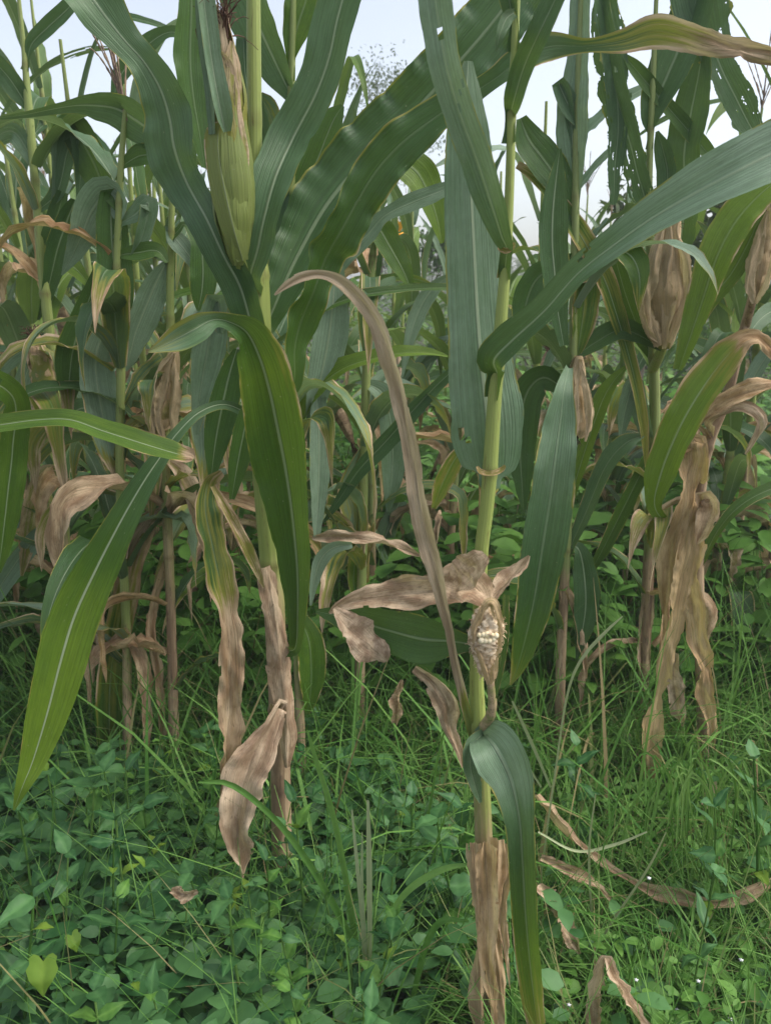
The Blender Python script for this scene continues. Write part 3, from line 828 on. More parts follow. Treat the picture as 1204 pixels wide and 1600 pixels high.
A.leaf([(458, 600, 22, 1.24), (460, 545, 34, 1.24), (470, 502, 48, 1.24), (490, 455, 42, 1.23), (508, 405, 56, 1.23), (532, 362, 60, 1.22), (560, 312, 66, 1.22), (590, 265, 70, 1.22), (630, 222, 68, 1.22), (685, 180, 52, 1.22), (735, 148, 34, 1.21), (775, 122, 30, 1.2), (804, 100, 38, 1.2), (854, 74, 42, 1.2), (914, 72, 20, 1.2), (970, 65, 34, 1.2), (1020, 50, 48, 1.2), (1064, 56, 40, 1.2), (1104, 68, 44, 1.2), (1153, 79, 40, 1.2), (1204, 88, 36, 1.2), (1260, 104, 25, 1.2), (1300, 122, 6, 1.2)],
       tone=(.3, .5, .6, .55), dry=((0, .12), (.35, .1), (.55, .05), (.68, .3), (.78, .55), (.86, .85), (1, 1)), fold=.22, wave=.30, waves=4, tilt=(-20, -35, 30, 0, 10), n=160, k=13, warm=.2, crumple=1.7, label='long leaf reaching right with a dry brown end')
A.leaf([(462, 1010, 18, 1.22), (465, 955, 30, 1.2), (465, 900, 44, 1.19), (461, 845, 54, 1.18), (455, 790, 64, 1.16), (446, 730, 78, 1.15), (434, 670, 88, 1.13), (421, 610, 86, 1.11), (406, 560, 78, 1.09), (386, 520, 58, 1.07), (358, 503, 30, 1.04), (333, 500, 24, 1.02), (305, 514, 42, 1.0), (275, 530, 40, .99), (252, 541, 22, .98), (232, 550, 3, .97)],
       tone=(.2, .3, .28, .25, .2, .02, .5, 1), dry=((0, .1), (.6, .05), (.74, .27), (.82, .18), (.9, .22), (1, .45)), fold=.7, wave=.07, tilt=(0, 15, 20, 0, 0), n=130, k=13, label='broad drooping leaf bent over at its top')
# bright leaf hanging at the left
A.leaf([(392, 650, 16, 1.24), (352, 632, 14, 1.2), (312, 644, 16, 1.15), (277, 677, 20, 1.12), (250, 715, 26, 1.1), (222, 757, 36, 1.08), (187, 818, 48, 1.06), (150, 890, 64, 1.05), (117, 962, 74, 1.04), (96, 1030, 74, 1.03), (74, 1115, 62, 1.02), (52, 1188, 40, 1.01), (36, 1228, 22, 1.0), (22, 1266, 3, 1.0)],
       tone=(.8, .7, .6, .35, .12, .05, .02, .0), dry=((0, .0), (.8, .0), (1, .2)), fold=.18, wave=.05, tilt=15, warm=1.0, n=120, k=13, label='bright green leaf hanging down with a white midrib')  # paler tone in the upper part paints in the sheen of the sky
# dry leaves low on A
A.leaf([(434, 1105, 30, 1.2), (408, 1160, 48, 1.17), (384, 1220, 56, 1.14), (372, 1285, 46, 1.12), (374, 1345, 30, 1.11), (378, 1378, 6, 1.1)], dry=1, fold=.7, wave=.35, waves=5, warm=.1, tilt=20, label='curled brown leaf hanging at the foot')
A.leaf(crumple=.6, pts=[(345, 735, 14, 1.2), (326, 752, 26, 1.2), (320, 795, 36, 1.18), (331, 852, 42, 1.17), (343, 912, 40, 1.16), (355, 970, 35, 1.16), (361, 1050, 35, 1.16), (358, 1130, 32, 1.16), (354, 1200, 28, 1.16), (350, 1256, 8, 1.16)], tone=(.5, .5, .5), dry=((0, .75), (.08, .42), (.28, .38), (.38, .62), (.48, .95), (1, 1)), fold=.5, wave=.35, waves=5, warm=.35, tilt=25, join=False, label='hanging leaf turning from grey green to brown')
A.leaf([(332, 760, 10, 1.18), (354, 798, 16, 1.17), (380, 845, 18, 1.18), (402, 893, 12, 1.19), (412, 918, 3, 1.2)], tone=.9, dry=.6, fold=.6, wave=.3, join=False)
A.leaf([(420, 885, 40, 1.22), (428, 940, 44, 1.215), (436, 1010, 38, 1.21), (442, 1080, 34, 1.21), (446, 1150, 30, 1.21), (448, 1200, 8, 1.21)], dry=1, fold=-.8, wave=.15, warm=.15, join=False, tilt=0, label='loose brown sheath leaf round the lower stalk')
# the ear
add_ear(A, (372, 415), (348, 36), 60, ((0, .0), (.35, .12), (.55, .25), (.75, .60), (1, .85)), Y=1.18, silk=.11, seed=5, lobes=8, label='large green ear with brown silk', warm=.1, flare=.45, tone=.0)
A.leaf([(380, 408, 18, 1.17), (367, 365, 36, 1.155), (353, 305, 44, 1.15), (342, 245, 42, 1.15), (341, 208, 38, 1.15), (347, 190, 6, 1.15)], tone=.05, dry=((0, .05), (.6, .12), (.9, .3), (1, .5)), fold=-.55, name='husk', tilt=0, join=False, wave=.03, mat=M_HUSK, warm=.1, label='outer green husk folded open at its tip')
A.leaf([(352, 206, 12, 1.15), (346, 180, 26, 1.145), (338, 140, 28, 1.14), (330, 90, 26, 1.14), (322, 30, 28, 1.14), (315, -30, 24, 1.14), (308, -90, 6, 1.14)], tone=.85, fold=.7, name='husk_leaf', tilt=-25, join=False)
A.leaf([(333, 210, 10, 1.15), (327, 130, 15, 1.15), (318, 60, 16, 1.15), (314, -10, 16, 1.15), (310, -80, 6, 1.15)], tone=1.0, fold=.3, name='husk_leaf', tilt=30, join=False)
A.leaf([(300, -60, 40, 1.5), (299, 20, 46, 1.5), (297, 90, 54, 1.5), (302, 150, 46, 1.5), (312, 210, 30, 1.5), (320, 262, 12, 1.5)], tone=.45, fold=.3, join=False, tilt=20)

# A2: thin stalk just behind A
A2 = Maize('thin maize plant right behind the thick plant, its dark upper leaves folded', 1.55,
           [(474, 1430, 15), (471, 1190, 14), (464, 1000, 14), (458, 760, 14), (456, 500, 13), (455, 320, 13), (455, 160, 12), (458, 20, 10), (460, -60, 8)],
           dry=((0, .8), (.3, .5), (.5, .1), (1, 0)), tone=.4, nodes=(155, 330, 620, 940))
A2.leaf([(458, 158, 14), (441, 120, 40), (420, 75, 56), (398, 25, 68), (372, -40, 66), (350, -90, 20)], tone=.6, fold=.4, tilt=30)
A2.leaf([(455, 92, 14), (463, 48, 42), (478, 0, 56), (492, -60, 50)], tone=.25, fold=.25, tilt=20)
A2.leaf([(452, 330, 14), (425, 265, 40), (400, 200, 52), (385, 130, 40), (380, 60, 20)], tone=.55, fold=.3, tilt=25)
A2.leaf([(456, 335, 12), (430, 210, 30), (418, 170, 36), (405, 150, 16)], tone=.9, dry=.4, fold=.3, join=False)
A2.leaf([(460, 400, 16), (478, 300, 40), (500, 240, 44), (520, 190, 36), (535, 165, 8)], tone=.3, fold=.3, tilt=30)
A2.leaf([(462, 445, 16), (440, 400, 34), (425, 380, 44), (432, 330, 40), (448, 290, 16)], tone=.45, fold=.3)
A2.leaf([(465, 962, 18), (482, 1000, 40), (486, 1050, 42), (484, 1092, 22), (480, 1116, 5)], tone=.3, dry=.15, fold=.35)
A2.leaf([(470, 660, 12), (486, 626, 22), (511, 594, 28), (546, 572, 24), (590, 559, 20), (636, 551, 17), (671, 552, 11), (699, 557, 3)], tone=.12, fold=.55, tilt=40, label='narrow bright leaf arching out to the right')
A2.leaf([(480, 500, 10), (510, 480, 18), (568, 461, 14), (640, 452, 11), (706, 450, 10), (765, 456, 5)], tone=.35, dry=.1, fold=.5, tilt=40)
A2.leaf([(524, 415, 20), (520, 470, 44), (513, 530, 54), (502, 585, 44), (490, 640, 26), (484, 700, 8)], tone=1, fold=.25, tilt=20, join=False, label='bluish leaf hanging beside the thick stalk')
A2.leaf([(494, 620, 22), (498, 690, 34), (497, 760, 28), (494, 838, 10)], tone=1, fold=.3, tilt=30, join=False)
A2.leaf([(550, 850, 10, 1.35), (520, 856, 20, 1.35), (500, 876, 22, 1.35), (490, 912, 14, 1.35), (485, 946, 3, 1.35)], tone=.95, fold=.3, join=False)
A2.leaf([(488, 838, 10), (540, 838, 22), (600, 848, 20), (656, 867, 10)], dry=.95, tone=.9, fold=.5, wave=.3, warm=.1, join=False)

# B: light-stemmed plant right of centre with the chewed ear
B = Maize('light-stemmed maize plant right of centre with a chewed-open dry ear low on its stalk', 1.05,
          [(768, 1690, 30), (762, 1500, 30), (756, 1330, 32), (750, 1180, 30), (744, 1060, 26), (748, 960, 24), (752, 860, 25), (759, 800, 26), (765, 735, 27), (771, 640, 26), (776, 575, 25), (784, 480, 22), (791, 390, 19), (796, 280, 17), (799, 175, 16), (804, 60, 14), (810, -60, 11), (816, -160, 8)],
          ds=.92, thin=.86, dry=((0, .95), (.18, .9), (.24, .6), (.33, .45), (.42, .28), (.5, .02), (1, .02)), tone=.0, nodes=(172, 384, 577, 735, 1140), )
B.leaf([(766, 742, 40, 1.062), (767, 730, 84, 1.064), (764, 690, 108, 1.066), (760, 640, 112, 1.07), (752, 570, 102, 1.08), (746, 500, 92, 1.09), (741, 410, 88, 1.1), (736, 310, 84, 1.11), (731, 220, 70, 1.12), (729, 150, 48, 1.13), (731, 95, 14, 1.14)],
       tone=(.9, .98, .98, .95, .9), fold=-.16, wave=.05, tilt=-5, k=13, wrap=0, dry=((0, .75), (.012, .5), (.03, .0), (1, 0)), warm=1.0, holes=((.88, .16, .045, .020), (.8, .145, .03, .008), (.15, .52, .02, .02)), n=120, label='broad upright blue-green leaf wrapped at its base')
B.leaf([(791, 388, 20, 1.03), (783, 368, 30, 1.02), (768, 320, 44, 1.01), (745, 250, 50, 1.0), (716, 170, 48, .99), (697, 100, 50, .98), (686, 40, 52, .98), (678, -20, 50, .98), (672, -90, 30, .98)], tone=(.5, .85, .95, .95), fold=.25, wave=.06, tilt=15, k=13, dry=((0, .3), (.04, .05), (1, 0)), holes=((.5, .765, .07, .022), (.12, .62, .06, .012), (.45, .56, .05, .010), (.3, .60, .05, .008)), n=120)
B.leaf([(776, 582, 24, 1.04), (772, 562, 46, 1.03), (800, 532, 48, 1.02), (850, 486, 42, 1.0), (902, 428, 40, .98), (960, 382, 46, .96), (1020, 340, 58, .95), (1085, 302, 72, .94), (1150, 268, 84, .93), (1215, 236, 92, .93), (1290, 205, 90, .93), (1380, 200, 60, .93), (1440, 230, 10, .93)], tone=(.3, .5, .8, .95, .98, .95), fold=.35, wave=.06, tilt=(35, 30, 20, 20), k=13, n=120, holes=((.8, .35, .05, .008), (.9, .37, .08, .006)), label='long leaf sweeping up to the right edge')
B.leaf([(798, 178, 16), (803, 155, 30, 1.03), (818, 105, 34, 1.02), (840, 55, 36, 1.0), (864, 5, 34, 1.0), (895, -60, 28, 1.0), (930, -110, 6, 1.0)], tone=.6, fold=.4, tilt=20)
B.leaf([(803, 40, 14), (795, 0, 28), (790, -50, 30), (786, -110, 10)], tone=.55, fold=.3)
B.leaf([(802, 20, 12, 1.03), (790, 30, 20, 1.02), (780, 55, 14, 1.01), (774, 82, 2, 1.01)], tone=.6, fold=.4, join=False)
B.leaf(crumple=.6, mat=M_HUSK, pts=[(738, 1150, 12, 1.05), (724, 1090, 14, 1.04), (711, 1030, 14, 1.03), (703, 985, 15, 1.02), (693, 945, 20, 1.01), (679, 890, 28, 1.0), (665, 840, 30, 1.0), (653, 780, 29, .99), (646, 720, 30, .99), (634, 660, 27, .98), (622, 600, 30, .98), (607, 550, 28, .97), (590, 505, 26, .97), (562, 466, 24, .97), (530, 438, 20, .96), (500, 428, 14, .96), (470, 433, 16, .96), (446, 447, 11, .96), (429, 461, 3, .96)],
       dry=((0, .1), (.1, .3), (.2, 1), (1, 1)), tone=.3, fold=.55, wave=.28, waves=6, warm=.0, tilt=(0, 20, 10, 30, 10), n=130, k=11, label='long dry leaf arched over to the left')
B.leaf([(772, 918, 10, 1.08), (740, 922, 40, 1.09), (700, 922, 58, 1.1), (650, 926, 56, 1.11), (600, 931, 48, 1.12), (560, 936, 34, 1.12), (532, 946, 20, 1.12), (514, 958, 3, 1.12)], dry=1, fold=.5, wave=.4, waves=6, warm=.2, tilt=-10, join=False, crumple=.8, label='crumpled brown leaf lying out to the left')
B.leaf([(690, 905, 34, 1.05), (715, 908, 54, 1.04), (742, 920, 52, 1.03), (760, 940, 30, 1.02), (775, 956, 4, 1.02)], dry=1, fold=.2, wave=.3, warm=.2, join=False, tilt=25, crumple=.6)
B.leaf([(712, 916, 26, 1.03), (732, 896, 50, 1.02), (750, 878, 40, 1.01), (760, 868, 16, 1.01)], dry=1, fold=.35, wave=.25, warm=.2, join=False, tilt=30, crumple=.3)
B.leaf([(745, 1010, 16), (706, 1002, 46, 1.07), (662, 999, 74, 1.09), (610, 986, 64, 1.12), (560, 971, 50, 1.15), (520, 961, 26, 1.17), (494, 955, 6, 1.18)], tone=.4, dry=((0, .2), (.3, 0), (1, .05)), fold=.25, wave=.1, tilt=10, label='dark green leaf pointing left under the brown one')
B.leaf([(520, 952, 16, 1.1), (540, 974, 42, 1.1), (566, 1000, 48, 1.1), (591, 1020, 38, 1.1), (603, 1034, 6, 1.1)], tone=.9, dry=.86, fold=.2, wave=.2, warm=0, join=False, ragged=.05)
B.leaf([(648, 1043, 12, 1.12), (676, 1066, 26, 1.11), (697, 1098, 28, 1.1), (702, 1135, 22, 1.1), (715, 1172, 16, 1.1), (721, 1200, 3, 1.1)], dry=.95, fold=.5, wave=.3, warm=.1, join=False)
B.leaf([(770, 932, 18, 1.1), (796, 905, 28, 1.12), (815, 882, 18, 1.13), (826, 868, 3, 1.13)], dry=1, fold=.5, wave=.35, warm=.1)
B.leaf([(755, 1148, 26, 1.03), (764, 1156, 60, 1.0), (778, 1176, 80, .98), (798, 1220, 66, .97), (811, 1282, 46, .96), (816, 1350, 42, .96), (820, 1420, 40, .96), (826, 1490, 38, .96), (834, 1560, 34, .96), (842, 1620, 24, .96), (850, 1690, 5, .96)],
       tone=(.95, .95, .5, .2, .12, .12), dry=((0, .3), (.05, .05), (.6, .15), (.78, .42), (1, .9)), fold=.5, wave=.08, tilt=(0, 0, -20, -30), n=120, k=13, wrap=.2, label='leaf folding down along the lower stalk')  # top of the leaf toned pale to imitate sky sheen
B.leaf([(752, 1148, 16, 1.02), (738, 1166, 30, 1.0), (734, 1196, 26, .99), (741, 1226, 20, .99), (750, 1254, 5, .99)], tone=.75, dry=.12, fold=.4)
for q, (pts, wv, wm, fd) in enumerate([
    ([(739, 1318, 24, 1.03), (742, 1380, 30, 1.02), (746, 1450, 26, 1.01), (748, 1530, 24, 1.01), (750, 1600, 20, 1.0), (748, 1690, 4, 1.0)], .3, .35, -.7),
    ([(757, 1316, 30, 1.0), (760, 1380, 30, .99), (764, 1450, 28, .985), (763, 1520, 24, .98), (768, 1600, 14, .98), (770, 1640, 3, .98)], .35, .6, .8),
    ([(778, 1312, 28, 1.0), (776, 1380, 30, .99), (772, 1450, 28, .99), (778, 1520, 24, .99), (788, 1590, 24, .985), (798, 1680, 5, .98)], .3, .5, -.8),
    ([(789, 1318, 16, 1.02), (788, 1370, 18, 1.01), (784, 1440, 14, 1.0), (790, 1500, 8, 1.0), (796, 1545, 2, 1.0)], .4, .3, .6)]):
    B.leaf(pts, dry=.97, tone=.3, fold=fd, wave=wv, waves=7, warm=wm, join=False, tilt=(-20, 25, 0, 20)[q], ragged=.12, k=13, n=70, mat=M_HUSK, label='brown torn sheath at the foot of the stalk')
B.leaf([(735, 690, 10, 1.2), (711, 716, 26, 1.2), (690, 757, 28, 1.2), (677, 794, 8, 1.2)], tone=.05, dry=.36, fold=.3, join=False)

for x, y, w in ((767, 736, 36), (791, 388, 20)):
    B.leaf([(x - w * .62, y - 7, 4, 1.035), (x - w * .45, y + 1, 8, 1.03), (x, y + 4, 8, 1.027), (x + w * .45, y - 2, 8, 1.03), (x + w * .6, y - 9, 4, 1.03)], name='collar', dry=.6, tone=.1, warm=.7, fold=.2, wave=.1, join=False, crumple=.3)
# the chewed dry ear: open husk shell, bare cob core, a few kernels, shank
def chewed_ear(pl):
    Y = 1.0 * pl.ds
    a0, a1, a2 = P(762, 1062, Y), P(757, 1000, Y), P(766, 940, Y)
    k = M_PER_PX(1000, Y)
    root = pl.root
    b = pl.base
    r = np.random.default_rng(4)
    # shank
    C = spline(np.array([pl.C[np.argmin(np.abs(pl.C[:, 2] - P(0, 1146, 1.05 * pl.ds)[2]))], P(768, 1110, 1.01 * pl.ds), P(765, 1055, Y)]), 20)
    V, Q, U = tube_arrays(C - b, np.linspace(10 * k, 6 * k, 20), 9)
    n = len(V)
    ear = link('ear', None, None) if False else None
    # cob core
    n, kk = 40, 30
    vv = np.linspace(0, 1, n)
    C2 = spline(np.array([a0, a1, a2]), n)
    rad = np.interp(vv, [0, .12, .5, .72, .9, 1], [3, 12, 23, 25, 15, 4]) * k
    T = unit(np.gradient(C2, axis=0)); A_ = unit(np.cross(T, [0, 1, 0])); B_ = np.cross(T, A_)
    th = np.linspace(0, 2 * math.pi, kk + 1)
    rr = rad[:, None] * (1 + .13 * r.standard_normal((n, kk + 1)))
    rr[:, -1] = rr[:, 0]
    V2 = C2[:, None] + (np.cos(th)[None, :, None] * A_[:, None] + np.sin(th)[None, :, None] * B_[:, None]) * rr[..., None]
    idx = np.arange(n * (kk + 1)).reshape(n, kk + 1)
    Q2 = np.stack([idx[:-1, :-1], idx[:-1, 1:], idx[1:, 1:], idx[1:, :-1]], -1).reshape(-1, 4)
    ear = link('ear', mesh_np('ear', V2.reshape(-1, 3) - b, Q2, M_COB), root)
    ear['label'] = 'dry ear chewed open, pale cob showing'
    link('shank', mesh_np('shank', V, Q, M_STALK, U, {'dry': np.full(len(V), .5), 'tone': np.full(len(V), .2), 'node': np.zeros(len(V))}), ear)
    # torn husk strips
    for i, (pts, tn, dr, dy) in enumerate([
        ([(738, 1005, 6), (741, 985, 10), (748, 962, 12), (757, 944, 9), (766, 936, 3)], .2, .9, .022),
        ([(780, 1012, 6), (780, 985, 10), (777, 958, 13), (770, 938, 5)], .1, .85, .02),
        ([(776, 968, 9), (772, 948, 18), (765, 942, 16), (756, 952, 10), (750, 970, 3)], .1, .75, .026),
        ([(763, 1070, 8), (754, 1046, 13), (747, 1026, 10), (741, 1012, 3)], .2, .95, .022),
        ([(766, 1068, 8), (772, 1040, 11), (777, 1020, 8), (779, 1008, 2)], .2, .95, .022)]):
        o = pl.leaf([(x, y, w, Y / pl.ds - dy) for x, y, w in pts], tone=tn, dry=dr, fold=-.5, wave=.3, waves=9, name='husk', join=False, parent=ear, ragged=.2, warm=.6, n=40, mat=M_STRAW, k=13)
    pl.leaf([(771, 1090, 8, 1.0), (782, 1030, 12, 1.0), (787, 980, 13, 1.0), (789, 930, 9, 1.0)], tone=.35, dry=.2, fold=-.7, name='husk', join=False, parent=ear, wave=.02, label='thin green husk strip')
    # kernels left on the cob
    fib = []
    for i in range(240):     # frayed husk fibres round the torn edge
        a, f = r.uniform(0, 6.28), r.uniform(.05, .95)
        q0 = np.array([np.interp(f, np.linspace(0, 1, n), C2[:, c_]) for c_ in range(3)])
        rd = np.interp(f, [0, .12, .5, .72, .9, 1], [3, 12, 23, 25, 15, 4]) * k
        o_ = np.array([math.cos(a), -abs(math.sin(a)) * .8, 0])
        tt = np.linspace(0, 1, 5)[:, None]
        up_ = r.uniform(-1, 1)
        fib.append(tube_arrays(q0 + o_ * rd * (.93 + .3 * tt) + np.array([0, 0, 1]) * up_ * .012 * tt + r.normal(0, .0012, (5, 3)), np.linspace(.0009, .0003, 5), 4))
    Vf, Qf, Uf = join_arrays(fib)
    link('husk_fibre', mesh_np('husk_fibre', Vf - b, Qf, M_FIBRE, Uf), ear)
    for i in range(9):
        px, py = (748 + i * 6.4 if i < 5 else 751 + (i - 5) * 6.8) + r.uniform(-1, 1), (993 if i < 5 else 1000) + r.uniform(-1.5, 1.5)
        c = P(px, py, Y - .0225 + .00035 * (px - 758) ** 2 * .02)
        bm_v = []
        t_ = np.linspace(0, math.pi, 6); f_ = np.linspace(0, 2 * math.pi, 8, endpoint=False)
        Vk = np.array([[math.sin(a) * math.cos(q), math.sin(a) * math.sin(q) * .8, math.cos(a) * 1.1] for a in t_ for q in f_]) * 4.6 * k * r.uniform(.8, 1.15)
        Qk = np.array([[i2 * 8 + j, i2 * 8 + (j + 1) % 8, (i2 + 1) * 8 + (j + 1) % 8, (i2 + 1) * 8 + j] for i2 in range(5) for j in range(8)])
        link('kernel', mesh_np('kernel', Vk + c - b, Qk, M_KERNEL), ear)
chewed_ear(B)

# C: plant outside the left edge whose leaves reach in
C_ = Maize('maize plant at the left edge whose bright leaf reaches into view', 1.15,
           [(-170, 1500, 30), (-165, 1000, 30), (-160, 700, 28), (-158, 400, 24), (-156, 100, 16)], dry=((0, .9), (.35, .3), (1, .05)), nodes=(720, 400))
C_.leaf([(-160, 735, 24, 1.13), (-115, 690, 26, 1.11), (-60, 672, 28, 1.1), (0, 664, 28, 1.09), (60, 656, 27, 1.08), (110, 656, 28, 1.07), (160, 673, 32, 1.06), (210, 689, 34, 1.05), (255, 703, 33, 1.05), (284, 711, 27, 1.05), (300, 714, 18, 1.05), (303, 716, 8, 1.05)], tone=.03, dry=((0, .0), (.8, .05), (.94, .1), (.985, .8), (1, 1)), fold=.35, wave=.07, tilt=30, n=120, k=11, label='narrow bright green leaf with a brown tip')
C_.leaf([(-155, 640, 20), (-60, 590, 40), (20, 620, 40, 1.3), (20, 700, 42, 1.34), (12, 775, 42, 1.34), (4, 845, 30, 1.34), (-2, 895, 6, 1.34)], tone=.12, fold=.25)
C_.leaf([(-155, 820, 18), (-90, 770, 24), (0, 590, 10)], tone=.3)

# D: tan-stalked plant left of A
D = Maize('bare tan-stalked maize plant with a brown withered ear left of centre', 1.95,
          [(274, 1215, 16), (271, 1100, 16), (267, 950, 15), (261, 800, 16), (258, 700, 15), (262, 620, 14), (266, 520, 13), (266, 440, 12), (268, 360, 10), (270, 240, 8)],
          ds=0.82, dry=((0, 1), (.3, .8), (.45, .45), (.65, .3), (1, .1)), tone=.3, nodes=(870, 700, 500, 360))
add_ear(D, (273, 548), (247, 668), 42, ((0, .95), (1, .9)), Y=1.88, silk=.03, seed=8, lobes=6, prof=[.26, .34, .5, .75, 1.0, .9, .7, .4], flare=.5, label='brown withered ear hanging down')
D.leaf([(262, 408, 10), (245, 440, 40), (228, 480, 44), (212, 520, 42), (202, 560, 20), (197, 580, 3)], tone=.95, fold=.3, tilt=25)
D.leaf([(262, 356, 8), (275, 374, 28), (292, 395, 26), (304, 414, 18), (316, 440, 6)], tone=1, fold=.2)
D.leaf([(290, 350, 10), (312, 380, 30), (317, 415, 40), (316, 450, 40), (312, 474, 20), (309, 486, 3)], tone=.35, fold=.2)
D.leaf([(345, 520, 10, 1.6), (340, 470, 40, 1.6), (322, 560, 50, 1.6), (312, 620, 30, 1.6), (306, 680, 8, 1.6)], tone=1, fold=.3, join=False, dry=.1)
D.leaf([(370, 545, 14, 1.5), (357, 590, 40, 1.5), (346, 640, 46, 1.5), (336, 695, 36, 1.5), (330, 750, 8, 1.5)], tone=.38, fold=.3, tilt=20, join=False)
D.leaf([(395, 610, 14, 1.45), (384, 660, 34, 1.45), (372, 720, 32, 1.45), (362, 780, 8, 1.45)], tone=.3, fold=.3, tilt=20, join=False)
D.leaf([(262, 790, 10), (235, 815, 20), (212, 865, 36), (194, 930, 40), (180, 1000, 40), (172, 1070, 44), (171, 1140, 44), (172, 1190, 22), (173, 1208, 3)], tone=.3, dry=((0, .8), (.3, .7), (.5, .3), (1, .36)), fold=.35, wave=.15, warm=.3, tilt=20, label='olive leaf hanging down to the weeds')
D.leaf([(262, 870, 12), (248, 900, 24), (235, 960, 20), (245, 1050, 18), (250, 1150, 16), (252, 1190, 4)], dry=1, fold=.7, wave=.3, warm=.4)
D.leaf([(260, 720, 10), (280, 740, 30), (300, 780, 34), (318, 840, 22), (330, 890, 5)], tone=.9, dry=.7, fold=.6, wave=.3, warm=.0)
D.leaf([(258, 800, 10), (230, 810, 26), (205, 850, 34), (190, 900, 20), (180, 950, 4)], tone=1, dry=.5, fold=.4, wave=.2, warm=.0)

# E: tasselled plant at the far left
E = Maize('maize plant with a thin bare top standing at the far left', 2.0,
          [(112, 1150, 16), (104, 900, 16), (95, 720, 15), (84, 580, 15), (73, 480, 16), (65, 400, 15), (55, 280, 13), (46, 180, 13), (38, 80, 8), (30, 0, 6), (24, -60, 5)],
          ds=0.9, dry=((0, .9), (.3, .5), (.5, .15), (1, .1)), tone=.35, nodes=(100, 280, 460, 580))
E.leaf([(45, 84, 8), (52, 66, 20), (76, 42, 24), (106, 14, 22), (140, -24, 16), (180, -60, 3)], tone=.6, fold=.4)
E.leaf([(46, 172, 8), (30, 145, 30), (10, 116, 32), (-15, 92, 26), (-40, 80, 4)], tone=.6, fold=.3)
E.leaf([(56, 265, 10), (40, 230, 26), (20, 205, 30), (-5, 215, 26), (-30, 250, 6)], tone=.9, fold=.3)
E.leaf([(60, 330, 10), (90, 300, 22), (105, 240, 28), (118, 205, 26), (126, 260, 20), (122, 330, 4)], tone=.7, fold=.3)
E.leaf([(66, 400, 12), (78, 370, 22), (92, 330, 26), (100, 300, 16)], tone=.5, fold=.4)
E.leaf([(165, 302, 30), (150, 262, 50), (131, 225, 48), (114, 197, 44), (100, 214, 40), (93, 250, 24), (88, 300, 14), (80, 345, 3)], tone=(.3, .35, .6, 1, 1, .9), fold=.15, join=False, tilt=20)
E.leaf([(118, 312, 20), (105, 345, 36), (90, 390, 38), (80, 432, 26), (70, 472, 14), (60, 500, 4)], tone=.5, fold=.3, join=False)
E.leaf([(84, 585, 10), (60, 550, 26), (40, 590, 30), (30, 640, 26), (24, 690, 6)], tone=.9, fold=.3)
E.leaf([(78, 520, 10), (50, 540, 20), (18, 560, 24), (-20, 600, 20)], tone=.8, fold=.3)
E.leaf([(92, 690, 10), (110, 650, 24), (140, 640, 30), (175, 690, 24), (190, 740, 4)], tone=.6, fold=.3)
E.leaf([(100, 800, 12), (78, 820, 24), (46, 852, 28), (14, 896, 30), (-16, 944, 20), (-40, 990, 4)], tone=1, fold=.3)
E.leaf([(98, 740, 12), (70, 740, 30), (50, 800, 32), (40, 860, 20), (34, 900, 4)], tone=.9, dry=.6, fold=.5)
add_ear(E, (72, 615), (52, 520), 34, ((0, .4), (1, .75)), Y=1.92, silk=.06, seed=12, lobes=5)
add_tassel(E.root, E.C[-1] - np.array([0, 0, .02]), E.base, .25, 9, 31)

# F: broad-leaved plant between E and D
F = Maize('maize plant with folded broad leaves between the far left plant and the tan stalk', 1.75,
          [(200, 1260, 15), (198, 1000, 14), (188, 760, 14), (189, 560, 14), (183, 430, 12), (186, 330, 11), (190, 250, 10), (196, 170, 7)],
          ds=0.9, dry=((0, .9), (.25, .5), (.45, .1), (1, 0)), tone=.4, nodes=(560, 420, 320, 760))
F.leaf([(186, 318, 30), (166, 304, 58), (144, 330, 56), (128, 368, 40), (112, 402, 22), (97, 430, 3)], tone=1, fold=.12, tilt=20, label='pale folded leaf hanging left')
F.leaf([(176, 302, 34), (174, 342, 46), (176, 390, 50), (181, 430, 54), (182, 470, 50), (183, 500, 28), (184, 520, 3)], tone=.38, fold=.15, tilt=10, wave=.05, label='dark hanging leaf tip')
F.leaf([(180, 425, 12), (160, 415, 16), (148, 445, 26), (132, 490, 36), (116, 540, 50), (110, 580, 44), (107, 620, 22), (105, 648, 3)], tone=.38, fold=.2, tilt=15)
F.leaf([(185, 545, 14), (164, 522, 34), (150, 560, 46), (152, 600, 54), (160, 645, 52), (168, 690, 42), (178, 735, 22), (184, 760, 3)], tone=1, dry=((0, .1), (.7, .12), (.85, .6), (1, 1)), fold=.2, warm=.1)
F.leaf([(250, 215, 40), (216, 190, 54), (182, 170, 48), (150, 165, 38), (117, 165, 21), (80, 171, 14), (40, 179, 9), (-14, 186, 3)], tone=.6, fold=.25, tilt=25, join=False)
F.leaf([(192, 260, 10), (215, 245, 30), (235, 240, 30), (250, 225, 20)], tone=.35, fold=.3)
F.leaf([(188, 350, 10), (212, 335, 24), (232, 318, 28), (222, 370, 22), (205, 400, 4)], tone=.9, fold=.25)
F.leaf([(186, 400, 10), (215, 395, 26), (245, 392, 22), (262, 410, 6)], tone=.3, fold=.3)
F.leaf([(190, 690, 12), (215, 660, 24), (235, 700, 28), (238, 760, 22), (236, 810, 4)], tone=.8, dry=.5, fold=.4)
F.leaf([(192, 850, 12), (165, 840, 24), (150, 890, 26), (145, 960, 22), (140, 1030, 18), (138, 1100, 4)], dry=.95, fold=.6, wave=.3, warm=.2)
F.leaf([(195, 1000, 14), (210, 1010, 24), (225, 1060, 22), (228, 1130, 18), (230, 1180, 4)], dry=.85, fold=.6, wave=.3, warm=.3)
